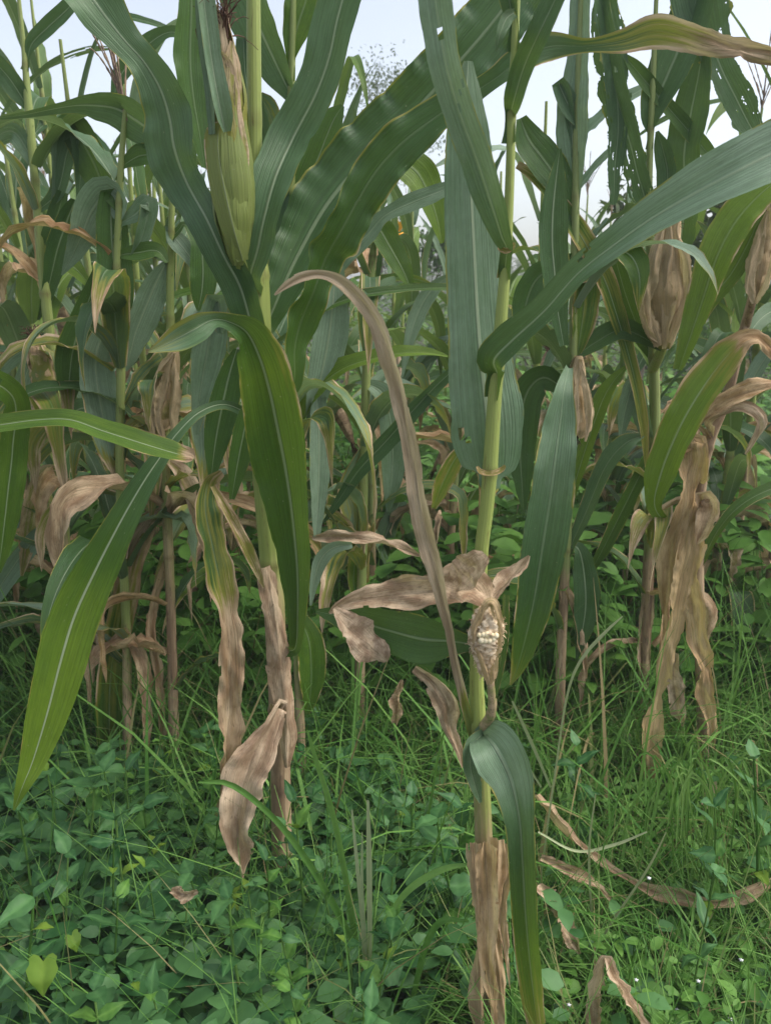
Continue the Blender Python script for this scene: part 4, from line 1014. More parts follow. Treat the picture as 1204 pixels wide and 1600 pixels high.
F.leaf([(178, 150, 8, 2.3), (190, 116, 24, 2.3), (215, 86, 28, 2.3), (240, 63, 25, 2.3), (262, 51, 16, 2.3), (281, 53, 17, 2.3), (300, 72, 12, 2.3), (312, 100, 3, 2.3)], tone=.5, fold=.3, join=False)
add_tassel(F.root, F.C[-1] - np.array([0, 0, .02]), F.base, .23, 9, 41, ax=(-.15, 0, 1), spread=.3)

# N: leaves in the gap at the centre
N = Maize('slim maize plant with pale twisted leaves in the gap right of the thick plant', 1.75,
          [(560, 1250, 16), (562, 1050, 16), (566, 850, 15), (570, 650, 14), (576, 480, 13), (584, 380, 11), (592, 300, 8), (598, 250, 6)],
          dry=((0, .9), (.3, .5), (.5, .15), (1, 0)), tone=.4, nodes=(400, 560, 720))
N.leaf([(528, 428, 12, 1.6), (545, 396, 28, 1.6), (575, 366, 30, 1.6), (600, 338, 20, 1.6), (640, 318, 27, 1.6), (685, 300, 24, 1.6), (722, 284, 8, 1.6)], tone=.9, fold=.2, tilt=20, join=False)
N.leaf([(594, 240, 12), (622, 250, 44), (650, 268, 52), (668, 300, 46), (682, 340, 30), (690, 380, 6)], tone=.12, fold=.25)
N.leaf([(570, 340, 12), (588, 352, 36), (610, 388, 38), (630, 424, 26), (643, 455, 4)], tone=.2, fold=.3)
N.leaf([(705, 428, 10), (672, 455, 24), (650, 495, 26), (636, 545, 14), (628, 590, 3)], tone=.95, fold=.25, join=False)
N.leaf([(735, 558, 10, 1.6), (690, 594, 18, 1.6), (646, 640, 24, 1.6), (602, 690, 28, 1.6), (560, 735, 22, 1.6), (530, 780, 15, 1.6), (504, 818, 3, 1.6)], tone=.6, fold=.4, join=False)
N.leaf([(572, 600, 12), (600, 620, 34), (612, 680, 40), (612, 740, 34), (606, 800, 6)], tone=.95, fold=.3)
N.leaf([(568, 700, 12), (545, 760, 36), (552, 810, 40), (545, 860, 20), (535, 890, 4)], tone=1, dry=.4, fold=.3)
N.leaf([(566, 830, 12), (556, 870, 24), (552, 905, 20), (555, 940, 4)], tone=.05, dry=.3, fold=.3)

# Q: plant with the hanging dry ear, right of B
Q_ = Maize('maize plant with a small dry hanging ear and a broad drooping grey leaf', 1.85,
           [(872, 1180, 16), (876, 1020, 16), (882, 900, 15), (888, 760, 15), (892, 620, 14), (896, 480, 13), (898, 340, 13), (900, 220, 12), (904, 90, 10), (908, -30, 8)],
           ds=0.95, dry=((0, 1), (.25, .9), (.33, .4), (.5, .1), (1, .1)), tone=.5, nodes=(310, 560, 860))
add_ear(Q_, (903, 556), (897, 680), 42, ((0, .9), (1, .95)), Y=1.78, silk=.025, seed=18, lobes=6, prof=[.20, .28, .45, .72, 1.0, .9, .65, .4], flare=.5, label='small dry ear hanging down')
Q_.leaf([(888, 575, 12, 1.55), (880, 610, 28, 1.5), (874, 660, 50, 1.48), (866, 720, 62, 1.46), (857, 790, 68, 1.46), (846, 860, 68, 1.46), (835, 930, 58, 1.46), (822, 990, 44, 1.46), (808, 1042, 22, 1.46), (797, 1070, 3, 1.46)], tone=(.9, .95, .8, .45, .2), fold=.22, wave=.1, tilt=15, k=11, join=False, dry=((0, .1), (.8, .12), (1, .4)), label='broad grey-green leaf drooping to the left')
Q_.leaf([(900, 312, 12), (897, 262, 32), (894, 210, 48), (896, 150, 46), (902, 100, 34), (905, 40, 32), (908, -20, 28), (912, -80, 4)], tone=.95, fold=.2)
Q_.leaf([(896, 220, 10), (884, 150, 20), (872, 130, 22), (888, 165, 30), (905, 188, 24), (914, 204, 3)], tone=.7, fold=.35)
Q_.leaf([(874, 232, 4, 1.6), (868, 280, 26, 1.6), (863, 330, 42, 1.6), (862, 380, 44, 1.6), (866, 430, 42, 1.6), (870, 480, 30, 1.6), (880, 540, 14, 1.6)], tone=.42, fold=.3, tilt=20, join=False, label='dark narrow leaf hanging with a pale midrib')
Q_.leaf([(812, 185, 16), (826, 220, 46), (850, 252, 52), (875, 290, 42), (890, 332, 28), (905, 358, 8)], tone=.48, fold=.25, join=False)
Q_.leaf([(806, 260, 12), (835, 278, 18), (865, 310, 23), (895, 350, 29), (922, 395, 32), (945, 440, 30), (962, 490, 26), (980, 550, 20), (995, 610, 17), (1005, 670, 14), (1009, 730, 4)], tone=.25, dry=((0, .75), (.15, .2), (.3, .5), (.45, .4), (.6, .3), (1, .5)), fold=.35, wave=.12, join=False, warm=.5)
Q_.leaf([(896, 560, 10), (930, 535, 30), (968, 516, 34), (1002, 526, 24), (1032, 547, 4)], tone=.5, fold=.3)
Q_.leaf([(896, 470, 12), (915, 430, 34), (912, 480, 40), (905, 530, 26), (900, 560, 4)], tone=.2, dry=.3, fold=.35)
Q_.leaf([(888, 850, 10), (904, 860, 22), (912, 900, 38), (914, 950, 38), (906, 1002, 18), (900, 1030, 3)], tone=.5, fold=.3)
Q_.leaf([(886, 800, 12), (902, 740, 20), (935, 640, 26), (955, 600, 20), (980, 570, 4)], tone=.05, fold=.4)
Q_.leaf([(884, 870, 12), (915, 800, 22), (945, 730, 28), (975, 694, 28), (1005, 680, 6)], tone=.75, dry=.1, fold=.35)
Q_.leaf([(878, 920, 12), (890, 940, 18), (905, 1000, 20), (915, 1060, 4)], dry=1, fold=.6, wave=.3)
Q_.leaf([(896, 400, 10), (860, 420, 36), (835, 440, 50), (820, 480, 46), (816, 530, 20)], tone=.55, fold=.3)
Q_.leaf([(892, 620, 12), (850, 590, 40), (820, 620, 50), (812, 690, 46), (815, 760, 24), (818, 800, 4)], tone=.5, fold=.3)

# R: plant with the dry husked ear, and S: the withered one beside it
R_ = Maize('maize plant with a pointed dry husked ear high on its stalk at the right', 2.1,
           [(1000, 1225, 18), (1005, 1050, 18), (1012, 900, 18), (1018, 780, 18), (1022, 650, 17), (1020, 540, 16), (1015, 400, 13), (1013, 300, 11), (1016, 200, 10), (1022, 60, 8), (1026, -40, 6)],
           ds=0.87, dry=((0, 1), (.3, .85), (.36, .35), (.5, .1), (1, .1)), tone=.45, nodes=(205, 325, 560, 800))
add_ear(R_, (1036, 545), (1046, 345), 50, ((0, .35), (.3, .6), (.7, .85), (1, 1)), Y=2.02, silk=.05, seed=22, lobes=6, prof=[.30, .5, .8, 1.0, .72, .45, .32, .2], flare=.5, label='pointed dry husked ear')
R_.leaf([(1016, 208, 8), (1017, 186, 28), (1028, 150, 50), (1045, 110, 62), (1062, 70, 66), (1080, 20, 62), (1096, -40, 52), (1110, -90, 8)], tone=.6, fold=.35, tilt=15, label='broad upright leaf with a pale midrib')
R_.leaf([(1012, 328, 18), (1004, 300, 36), (995, 270, 34), (985, 228, 38), (970, 180, 44), (955, 120, 44), (944, 50, 36), (938, -20, 20)], tone=.7, fold=.2, ragged=.2, k=31, n=170, label='leaf eaten to ragged strips')
R_.leaf([(1018, 326, 14), (1038, 300, 26), (1042, 268, 30), (1034, 230, 24), (1026, 205, 5)], tone=.7, fold=.3)
R_.leaf([(1055, 425, 24), (1066, 350, 46), (1070, 290, 48), (1068, 240, 50), (1078, 180, 54), (1090, 120, 40), (1098, 70, 20)], tone=.5, fold=.2, join=False)
R_.leaf([(1076, -60, 76), (1092, 10, 84), (1110, 65, 54), (1127, 110, 42), (1147, 150, 44), (1167, 190, 38), (1184, 218, 18), (1194, 232, 3)], tone=.6, fold=.2, join=False, ragged=.12, k=31, n=150)
R_.leaf([(974, 87, 6), (990, 106, 20), (1010, 130, 23), (1040, 165, 21), (1075, 205, 24), (1105, 240, 20), (1124, 264, 8)], tone=.4, fold=.4, join=False)
R_.leaf([(940, -10, 34), (955, 60, 40), (962, 130, 38), (965, 200, 34), (960, 260, 24), (958, 320, 10)], tone=.65, fold=.2, join=False, ragged=.2, k=31, n=160)
R_.leaf([(1022, 560, 14), (1000, 520, 26), (980, 470, 30), (965, 420, 24), (955, 380, 4)], tone=.35, fold=.35)
R_.leaf([(1020, 700, 14), (1000, 740, 22), (970, 800, 24), (940, 860, 18), (915, 905, 4)], tone=.35, dry=.2, fold=.4)
R_.leaf([(1020, 720, 12), (1000, 640, 26), (990, 600, 30), (976, 640, 24), (968, 690, 4)], tone=.9, fold=.3)
R_.leaf([(1020, 830, 16), (1032, 860, 26), (1038, 920, 26), (1036, 990, 18), (1032, 1040, 4)], dry=1, fold=.6, wave=.3, warm=.6)
R_.leaf([(1012, 920, 14), (1006, 960, 20), (1002, 1020, 18), (1001, 1090, 14), (1003, 1140, 4)], dry=1, fold=.7, wave=.3, warm=.1)

S_ = Maize('withered maize plant with long orange-brown leaves hanging to the weeds at the right', 1.9,
           [(1100, 1240, 16), (1094, 1050, 17), (1090, 880, 17), (1094, 760, 17), (1108, 690, 16), (1135, 620, 15), (1160, 520, 14), (1183, 430, 13), (1205, 330, 12), (1230, 200, 9)],
           ds=0.87, dry=((0, 1), (.6, .95), (.75, .7), (1, .4)), tone=.1, nodes=(700, 850, 530))
S_.leaf([(1093, 850, 14), (1045, 820, 16, 1.86), (1022, 790, 22, 1.85), (1032, 740, 46, 1.84), (1051, 690, 52, 1.83), (1076, 640, 56, 1.82), (1105, 595, 56, 1.82), (1136, 555, 48, 1.82), (1160, 532, 32, 1.82), (1181, 529, 26, 1.82), (1200, 545, 20, 1.82), (1216, 572, 4, 1.82)], tone=.06, dry=((0, .4), (.3, .12), (.6, .2), (.8, .42), (.86, .95), (1, 1)), fold=.35, wave=.08, tilt=15, k=11, warm=.6, label='yellow-green leaf with a dry bent tip')
S_.leaf([(1060, 578, 14, 1.8), (1080, 520, 32, 1.8), (1100, 460, 44, 1.8), (1120, 400, 54, 1.8), (1146, 350, 58, 1.8), (1176, 314, 50, 1.8), (1206, 288, 38, 1.8), (1242, 268, 10, 1.8)], tone=.04, dry=.2, fold=.4, ragged=.03, join=False, k=11)
S_.leaf([(1062, 560, 12, 1.85), (1100, 480, 30, 1.85), (1140, 430, 34, 1.85), (1168, 380, 34, 1.85), (1190, 330, 20, 1.85), (1204, 290, 4, 1.85)], tone=.08, dry=.15, fold=.3, join=False)
S_.leaf([(1090, 790, 22, 1.85), (1080, 832, 32, 1.84), (1066, 890, 32, 1.83), (1054, 950, 32, 1.82), (1042, 1010, 30, 1.82), (1032, 1060, 26, 1.81), (1020, 1110, 24, 1.81), (1013, 1155, 30, 1.8), (1016, 1200, 28, 1.8), (1017, 1230, 16, 1.8), (1015, 1250, 3, 1.8)], dry=1, warm=.75, mat=M_STRAW, fold=.55, wave=.2, tilt=10, n=90, label='long twisted orange-brown leaf')
S_.leaf([(1092, 790, 24, 1.84), (1088, 850, 34, 1.84), (1082, 920, 34, 1.83), (1090, 1000, 30, 1.82), (1100, 1065, 28, 1.82), (1107, 1125, 26, 1.82), (1114, 1168, 4, 1.82)], dry=1, warm=.65, mat=M_HUSK, fold=.6, wave=.22, tilt=0)
S_.leaf([(1096, 740, 26, 1.86), (1082, 690, 36, 1.85), (1078, 720, 44, 1.84), (1066, 790, 36, 1.84), (1050, 850, 34, 1.85), (1042, 910, 24, 1.85), (1036, 960, 5, 1.85)], dry=.95, warm=.7, mat=M_HUSK, fold=.5, wave=.15)
S_.leaf([(1100, 800, 20, 1.84), (1098, 775, 36, 1.82), (1110, 792, 30, 1.81), (1098, 828, 24, 1.8), (1088, 850, 4, 1.8)], dry=1, warm=.4, fold=.4, wave=.25)
S_.leaf([(1056, 1020, 14, 1.84), (1050, 1060, 24, 1.84), (1058, 1105, 26, 1.84), (1066, 1135, 5, 1.84)], dry=1, warm=0, fold=.5, wave=.3, join=False)
S_.leaf([(1092, 660, 10, 1.86), (1122, 632, 32, 1.85), (1162, 613, 30, 1.84), (1206, 603, 26, 1.83), (1252, 598, 8, 1.82)], dry=1, warm=.5, fold=.4, wave=.15, tilt=20)
S_.leaf([(1108, 656, 14, 1.86), (1145, 637, 18, 1.84), (1171, 641, 24, 1.83), (1188, 660, 26, 1.83), (1177, 688, 16, 1.83), (1164, 710, 3, 1.83)], dry=1, warm=.1, fold=.35, wave=.3)
S_.leaf([(1100, 870, 12), (1120, 830, 14), (1150, 795, 18), (1190, 770, 20), (1230, 760, 18), (1270, 780, 4)], tone=.35, fold=.5, dry=.1)
add_ear(S_, (1176, 470), (1206, 330), 34, ((0, .75), (1, .95)), Y=1.84, silk=.04, seed=29, lobes=6, flare=.6)

extra_leaves(D, 9, 620, 1100, 61, (.1, 1.0), (.25, .45))
extra_leaves(E, 12, 200, 1000, 62, (.0, .8))
extra_leaves(F, 12, 250, 1050, 63, (.0, .9))
extra_leaves(N, 9, 420, 1050, 64, (.0, .8), (.25, .45))
extra_leaves(Q_, 6, 420, 1050, 65, (.0, .9), (.25, .45))
extra_leaves(R_, 6, 600, 1050, 66, (.2, 1.0), (.25, .45))

def grey_leaves(pl, count, y_hi, y_lo, seed):
    """limp grey-green leaves low on the stalk"""
    r = np.random.default_rng(seed)
    for i in range(count):
        z = P(0, r.uniform(y_hi, y_lo), pl.Y)[2]
        b = pl.C[int(np.argmin(np.abs(pl.C[:, 2] - z)))] - pl.base
        q = r.uniform(.1, .5)
        leaf_local('leaf', pl.root, b[2], r.uniform(0, 6.28), r.uniform(.6, 1.2), r.uniform(2.3, 3.3), r.uniform(.28, .5), r.uniform(.035, .06), r.uniform(.6, 1), ((0, q), (.6, q), (1, .8)), seed * 29 + i, b[:2], r.uniform(.3, 1.4), .4, .25, .0, warm=.15)
grey_leaves(D, 8, 560, 900, 71)
grey_leaves(E, 7, 480, 850, 72)
grey_leaves(F, 8, 560, 900, 73)
grey_leaves(N, 7, 560, 900, 74)
grey_leaves(A2, 4, 640, 860, 75)
grey_leaves(R_, 5, 620, 900, 76)

# loose papery strips round the dry ears
for pl, Y, sets in ((R_, 1.98, ([(1030, 540, 14), (1014, 485, 20), (1016, 425, 20), (1030, 372, 14), (1042, 330, 4)], [(1044, 535, 12), (1064, 475, 20), (1066, 415, 18), (1056, 365, 16), (1062, 335, 4)], [(1036, 545, 12), (1038, 480, 26), (1042, 420, 24), (1048, 365, 14), (1040, 322, 3)], [(1030, 540, 10), (1010, 520, 16), (998, 480, 14), (994, 450, 3)])),
                    (Q_, 1.73, ([(903, 560, 8), (886, 600, 14), (882, 640, 16), (888, 684, 4)], [(905, 562, 8), (919, 610, 14), (922, 650, 14), (914, 690, 3)], [(903, 562, 8), (902, 620, 20), (900, 660, 16), (894, 694, 3)])),
                    (D, 1.84, ([(272, 552, 8), (246, 590, 14), (236, 640, 18), (240, 684, 4)], [(274, 552, 8), (272, 610, 18), (268, 650, 18), (274, 690, 4)], [(272, 556, 10), (258, 610, 22), (250, 655, 18), (258, 696, 3)])),
                    (S_, 1.8, ([(1178, 474, 10), (1172, 430, 18), (1184, 380, 16), (1198, 330, 4)], [(1180, 474, 10), (1200, 420, 20), (1204, 370, 16), (1200, 320, 3)]))):
    for i, pts in enumerate(sets):
        pl.leaf(pts, name='husk', dry=.97, tone=.3, warm=.3, mat=M_STRAW, fold=-.5, wave=.2, tilt=(-20, 20, 0, 10)[i], Y=Y, join=False, crumple=1.2, n=44)
# ------------------------------------------------------------------ plants of the mass behind
mid = [  # px at eye level, distance, height, dryness, ears, tassel, label
    (45, 2.5, 2.15, .35, 1, True, 'maize plant with a ragged tassel just behind the far left plant'),
    (140, 2.7, 2.2, .30, 1, True, 'maize plant with a reddish tassel against the sky at the upper left'),
    (240, 2.6, 1.95, .5, 1, False, 'half-dry maize plant showing behind the bare tan stalk'),
    (330, 2.3, 1.85, .35, 1, False, 'leafy maize plant showing between the tan stalk and the thick plant'),
    (500, 2.5, 1.95, .4, 1, False, 'maize plant whose grey leaves show under the long arched dry leaf'),
    (640, 2.7, 1.75, .45, 1, False, 'short maize plant in the gap left of the light stem'),
    (700, 2.3, 1.7, .5, 1, False, 'maize plant half hidden by the broad upright blue-green leaf'),
    (830, 2.4, 1.85, .3, 1, False, 'maize plant close behind the light stem on its right'),
    (950, 2.7, 1.75, .35, 1, False, 'maize plant behind the small dry hanging ear'),
    (1090, 2.7, 1.9, .4, 1, True, 'maize plant behind the pointed dry husked ear'),
    (1160, 2.5, 2.15, .4, 1, True, 'maize plant with a branching tassel at the upper right edge'),
    (1215, 2.2, 1.7, .5, 1, False, 'maize plant at the right edge behind the withered one'),
    (185, 2.25, 1.95, .4, 1, False, 'maize plant standing close behind the pale folded leaf'),
    (95, 2.1, 1.75, .5, 1, False, 'maize plant behind the upper end of the hanging bright leaf'),
    (290, 2.9, 2.0, .3, 1, False, 'green maize plant farther back in line with the big ear'),
    (430, 2.1, 1.7, .5, 0, False, 'maize plant hidden behind the thick stalk'),
    (580, 2.2, 1.6, .4, 0, False, 'low maize plant behind the arched dry leaf'),
    (770, 2.9, 1.75, .3, 1, False, 'maize plant straight behind the light stem'),
    (1010, 2.4, 1.65, .35, 0, False, 'low maize plant behind the dry-edged leaf at the right'),
    (1130, 2.2, 1.6, .4, 0, False, 'low maize plant behind the orange-brown hanging leaves'),
    (-60, 2.2, 2.1, .35, 1, True, 'maize plant at the left edge behind the bright narrow leaf'),
]
for i, (px, Y, h, dr, ne, ts, lab) in enumerate(mid):
    local_maize(at(px, Y), h - .14, 101 + i * 13, lab, dr - .12, ne, ts, 13, 'maize plants in the second row')
protos = []
far = []
r_ = np.random.default_rng(12)
for Y in (3.1, 3.5, 3.9, 4.4, 4.9, 5.5, 6.2):
    W = 0.56 * Y + 0.5
    for x in np.arange(-W, W, 0.40 + 0.03 * Y):
        x = x + r_.normal(0, .09); y = Y + r_.normal(0, .16)
        q = x / y
        if q > 0.02 and y > 4.2: continue           # open ground on the right
        if q > -.10 and y > 2.95 and r_.random() < .72: continue
        far.append((x, y))
far.sort(key=lambda p: p[1])
for i, (x, y) in enumerate(far):
    lab = 'maize plant among the crowded rows at the back of the field'
    grp = 'maize plants crowded at the back of the field'
    hs_ = (1.0 if x / y < -.05 else .84)
    if i < 9:
        o = local_maize((x, y, -.02), 1.78, 500 + i * 7, lab, .08 + .05 * (i % 5), 1, i % 3 != 0, 9, grp)
        protos.append(o)
    else:
        o = copy_tree(protos[int(r_.integers(0, len(protos)))])
        o.location = (x, y, -.02)
        o.rotation_euler = (0, 0, r_.uniform(0, 6.28))
    s_ = r_.uniform(.92, 1.12) * hs_
    o.scale = (s_, s_, s_)

# ------------------------------------------------------------------ ground cover
def gpos(n, ylo, yhi, f=None, pw=1.0):
    out = []
    while sum(len(a) for a in out) < n:
        y = ylo + (yhi - ylo) * rng.random(n) ** pw
        x = rng.uniform(-1, 1, n) * (0.56 * y + 0.45)
        k = np.ones(n, bool) if f is None else rng.random(n) < f(x, y)
        k &= ~((np.abs(x - .10 * y / .9) < .075) & (y > .70) & (y < .99))
        out.append(np.stack([x[k], y[k], ground_z(x[k], y[k]) - .03], -1))
    return np.vstack(out)[:n]

def left_mask(x, y):        # 1 where the broad-leaved weeds stand, 0 in the grass
    return 1 / (1 + np.exp((x - 0.02 - 0.05 * np.sin(y * 7)) / 0.06))

chunks = []
# creeping small-leaved weeds everywhere
for n, ylo, yhi, l0, l1, ht in ((34000, .75, 2.4, .014, .034, .22), (26000, 1.9, 4.2, .025, .06, .50), (17000, 1.8, 4.6, .045, .10, .85), (12000, 4.0, 7.0, .05, .10, .75)):
    p = gpos(n, ylo, yhi)
    patch = 0.5 + 0.5 * np.sin(p[:, 0] * 6 + 1.3 * np.sin(p[:, 1] * 5)) * np.cos(p[:, 1] * 6.3 + p[:, 0])
    p[:, 2] += rng.random(n) ** .8 * ht * (0.35 + .65 * patch)
    L = rng.uniform(l0, l1, n)
    chunks.append(scatter_leaves(p, rdirs(n, -.2, .7), np.tile([0, -.1, 1.0], (n, 1)) + rng.normal(0, .3, (n, 3)), L, L * rng.uniform(.4, .7, n), np.clip(patch * .5 + rng.normal(.15, .25, n) + (.35 if ht > .8 else 0), 0, 1), np.zeros(n)))
build_scatter('ground_cover', chunks, M_SMALL, kind='stuff', label='low creeping weeds covering the soil between the maize')

chunks = []
for n, ylo, yhi, f, l0, l1, w in ((17000, .75, 2.3, lambda x, y: 1 - .85 * left_mask(x, y), .12, .38, .0042), (19000, 1.6, 4.2, None, .25, .72, .006), (6000, 4, 7.5, None, .3, .8, .011), (4200, .8, 2.2, lambda x, y: left_mask(x, y), .22, .50, .0032), (1500, 1.2, 3.0, None, .35, .75, .009)):
    p = gpos(n, ylo, yhi, f)
    chunks.append(scatter_blades(p, rng.uniform(0, 6.28, n), rng.uniform(l0, l1, n), w * rng.uniform(.5, 1.3, n), rng.uniform(.05, .7, n), rng.uniform(.2, 1.9, n), np.clip(rng.normal(.35, .28, n), 0, 1), (rng.random(n) < .09) * rng.uniform(.4, 1, n)))
build_scatter('grass', chunks, M_GRASS, kind='stuff', label='tangled green grass on the right and between the maize')

# fine pale grass stems with seed heads
n = 260
p = gpos(n, .85, 2.4, lambda x, y: 1 - .8 * left_mask(x, y))
chunks = [scatter_blades(p, rng.uniform(0, 6.28, n), rng.uniform(.25, .5, n), np.full(n, .0028), rng.uniform(.05, .6, n), rng.uniform(.1, .9, n), rng.uniform(.8, 1, n), rng.uniform(0, .45, n), 7)]
build_scatter('grass_stems', chunks, M_GRASS, kind='stuff', label='pale thin flowering grass stems standing above the weeds')

# broad-leaved weeds: the nearest as plants with leaves of their own
def weed_leaf_mesh(seed, L=.055, w=.62, heart=False, mat=None):
    r = np.random.default_rng(seed)
    n, k = 9, 7
    t = np.linspace(0, 1, n)
    prof = np.interp(t, [0, .08, .28, .5, .75, 1], [.10, .60, 1, .90, .46, .01] if not heart else [.80, .93, 1, .78, .38, .01])
    s = np.linspace(-1, 1, k)
    x = t * L
    z = -.28 * L * t ** 2 + .03 * L * np.sin(t * 9 + seed)
    V = np.stack([np.broadcast_to((x - (.16 * L if heart else 0) * (0))[:, None], (n, k)) - (heart * .22 * L) * (np.sin(np.abs(s) * 3.1416 * .82) ** 1.0)[None] * np.clip(1 - t / .35, 0, 1)[:, None],
                  s[None] * prof[:, None] * L * w * .5 * (1 + .05 * r.standard_normal((n, 1))),
                  z[:, None] + .22 * L * w * (np.abs(s)[None] - .6 * s[None] ** 2) * prof[:, None] + .012 * L * np.sin(t * 30)[:, None] * np.abs(s)[None]], -1)
    idx = np.arange(n * k).reshape(n, k)
    Q = np.stack([idx[:-1, :-1], idx[1:, :-1], idx[1:, 1:], idx[:-1, 1:]], -1).reshape(-1, 4)
    tone = (np.repeat(.25 + .25 * (1 - np.abs(s))[None], n, 0) + .45 * (np.abs(s) < .1)[None] + .16 * ((np.arange(n)[:, None] + np.round(np.abs(s) * 2)[None]) % 2)).ravel() + r.uniform(-.2, .2)
    return mesh_np('leaf', V.reshape(-1, 3), Q, mat or M_WEED, None, {'tone': np.clip(tone, 0, 1), 'dry': np.zeros(n * k)})
W_LEAF = [weed_leaf_mesh(i, (.052, .060, .044, .056)[i % 4], (.62, .40, .78, .54)[i % 4]) for i in range(8)]
W_LEAF += [weed_leaf_mesh(21, .05, .5, False, M_SMALL), weed_leaf_mesh(22, .046, .7, False, M_SMALL), weed_leaf_mesh(23, .04, .55, False, M_YELLOW)]
W_PICK = [0, 1, 2, 3, 4, 5, 6, 7] * 3 + [8, 8, 9, 9, 10]

def stem_mesh(h, seed):
    r = np.random.default_rng(seed)
    t = np.linspace(0, 1, 9)
    C = np.stack([.06 * h * np.sin(t * 3 + seed), .06 * h * np.cos(t * 2.2 + seed * 2) - .06 * h * math.cos(seed * 2), t * h], -1)
    V, Q, U = tube_arrays(C, np.linspace(.0024, .0013, 9), 5)
    return mesh_np('stem', V, Q, M_GRASS, U, {'tone': np.full(len(V), .25), 'dry': np.full(len(V), .08)}), C

def weed_plant(loc, h, seed, label, group, big=1.0):
    r = np.random.default_rng(seed)
    root = thing('weed_plant', loc, label, 'weed', group)
    me, C = stem_mesh(h, seed)
    link('stem', me, root)
    lv = int(3 + h * 18)
    a0 = r.uniform(0, 6.28)
    for i in range(lv):
        f = .25 + .75 * i / max(lv - 1, 1)
        p = np.array([np.interp(f, np.linspace(0, 1, 9), C[:, j]) for j in range(3)])
        for sgn in (0, 1):
            o = link('leaf', W_LEAF[W_PICK[int(r.integers(0, len(W_PICK)))]], root)
            sc = big * (1.05 - .45 * f) * r.uniform(.75, 1.2)
            o.matrix_basis = Matrix.Translation(p) @ Matrix.Rotation(a0 + i * 1.57 + sgn * math.pi + r.normal(0, .25), 4, 'Z') @ Matrix.Rotation(-r.uniform(-.15, .75) + (.2 if f < .6 else -.25), 4, 'Y') @ Matrix.Rotation(r.normal(0, .35), 4, 'X') @ Matrix.Scale(sc, 4)
    return root
w_protos = []
spots = []
while len(spots) < 128:
    y = rng.uniform(.80, 1.95); x = rng.uniform(-1, 1) * (.5 * y + .12)
    if rng.random() > left_mask(x, y) * .97 + .03: continue
    if abs(x - .11) < .09 and y < 1.0: continue
    if min([9] + [(x - a) ** 2 + (y - b) ** 2 for a, b in spots]) < .0030: continue
    spots.append((x, y))
for i, (x, y) in enumerate(spots):
    z = float(ground_z(np.array(x), np.array(y))) - .03
    lab, grp = 'dark green broad-leaved weed crowded among others at the lower left', 'broad-leaved weeds in the lower left thicket'
    h = .27 + .10 * math.exp(-((y - 1.12) / .2) ** 2) + .04 * math.sin(x * 5 + y * 4) + rng.uniform(-.07, .07) - .10 * max(0, y - 1.4)
    if i < 22:
        o = weed_plant((x, y, z), .26, 900 + i, lab, grp); w_protos.append(o)
    else:
        o = copy_tree(w_protos[int(rng.integers(0, 22))]); o.location = (x, y, z); o.rotation_euler = (0, 0, rng.uniform(0, 6.28))
    s_ = h / .26
    g_ = s_ ** .6 * rng.uniform(.75, 1.2)
    o.scale = (g_, g_, s_)
# the rest of that thicket, further in and below
n = 15000
p = gpos(n, .75, 2.3, lambda x, y: left_mask(x, y) * .97 + .03)
p[:, 2] += rng.random(n) ** .7 * ((.23 + .05 * np.sin(p[:, 0] * 8 + p[:, 1] * 5)) * np.where(p[:, 1] > 1.5, .7, 1))
L = rng.uniform(.028, .060, n)
build_scatter('undergrowth', [scatter_leaves(p, rdirs(n, -.3, .55), np.tile([0, -.1, 1.0], (n, 1)) + rng.normal(0, .25, (n, 3)), L, L * .6, np.clip(rng.normal(.4, .3, n), 0, 1), np.zeros(n), .2)], M_WEED, kind='stuff', label='mass of dark leaves inside the weed thicket')

# ------------------------------------------------------------------ single things among the weeds
def vine_leaf(px, py, Y, size, label, roll=0.0, mat=None):
    root_p = P(px, py, Y)
    o = thing('vine_plant', (root_p[0], root_p[1] + .03, -.02), label, 'weed')
    b = np.array(o.location)
    tip = root_p
    C = spline(np.array([b, [tip[0] + .01, tip[1] + .03, tip[2] * .6], tip + np.array([0, .004, size * .1])]), 14)
    V, Q, U = tube_arrays(C - b, np.full(14, .0011), 5)
    link('stem', mesh_np('stem', V, Q, M_GRASS, U, {'tone': np.full(len(V), .4), 'dry': np.zeros(len(V))}), o)
    lf = link('leaf', weed_leaf_mesh(3, size, .95, True, M_YELLOW), o)
    lf.matrix_basis = Matrix.Translation(Vector(tip - b)) @ Matrix.Rotation(R(-90) + roll, 4, 'Z') @ Matrix.Rotation(R(52), 4, 'Y')
    return o
vine_leaf(68, 1502, .86, .045, 'yellow-green heart-shaped leaf on a thin stem at the lower left', .1)
vine_leaf(112, 1462, .95, .026, 'small folded yellow-green leaf above the heart-shaped one', .9)

def yellow_shoot(px, py, Y, label, n=5, size=.05):
    tip = P(px, py, Y)
    o = thing('weed_plant', (tip[0], tip[1], -.02), label, 'weed')
    b = np.array(o.location)
    C = spline(np.array([b, 0.5 * (b + tip) + np.array([.01, 0, 0]), tip]), 12)
    V, Q, U = tube_arrays(C - b, np.full(12, .0014), 5)
    link('stem', mesh_np('stem', V, Q, M_GRASS, U, {'tone': np.full(len(V), .6), 'dry': np.zeros(len(V))}), o)
    me = weed_leaf_mesh(5, size, .5, False, M_YELLOW)
    for i in range(n):
        l = link('leaf', me, o)
        l.matrix_basis = Matrix.Translation(Vector(tip - b) - Vector((0, 0, .007 * (i // 2)))) @ Matrix.Rotation(i * 2.2 + .4, 4, 'Z') @ Matrix.Rotation(-1.0 + .28 * i, 4, 'Y') @ Matrix.Scale(.7 + .16 * (i % 3), 4)
yellow_shoot(362, 1400, 1.1, 'bright yellow-green shoot below the curled brown leaf', 6, .036)
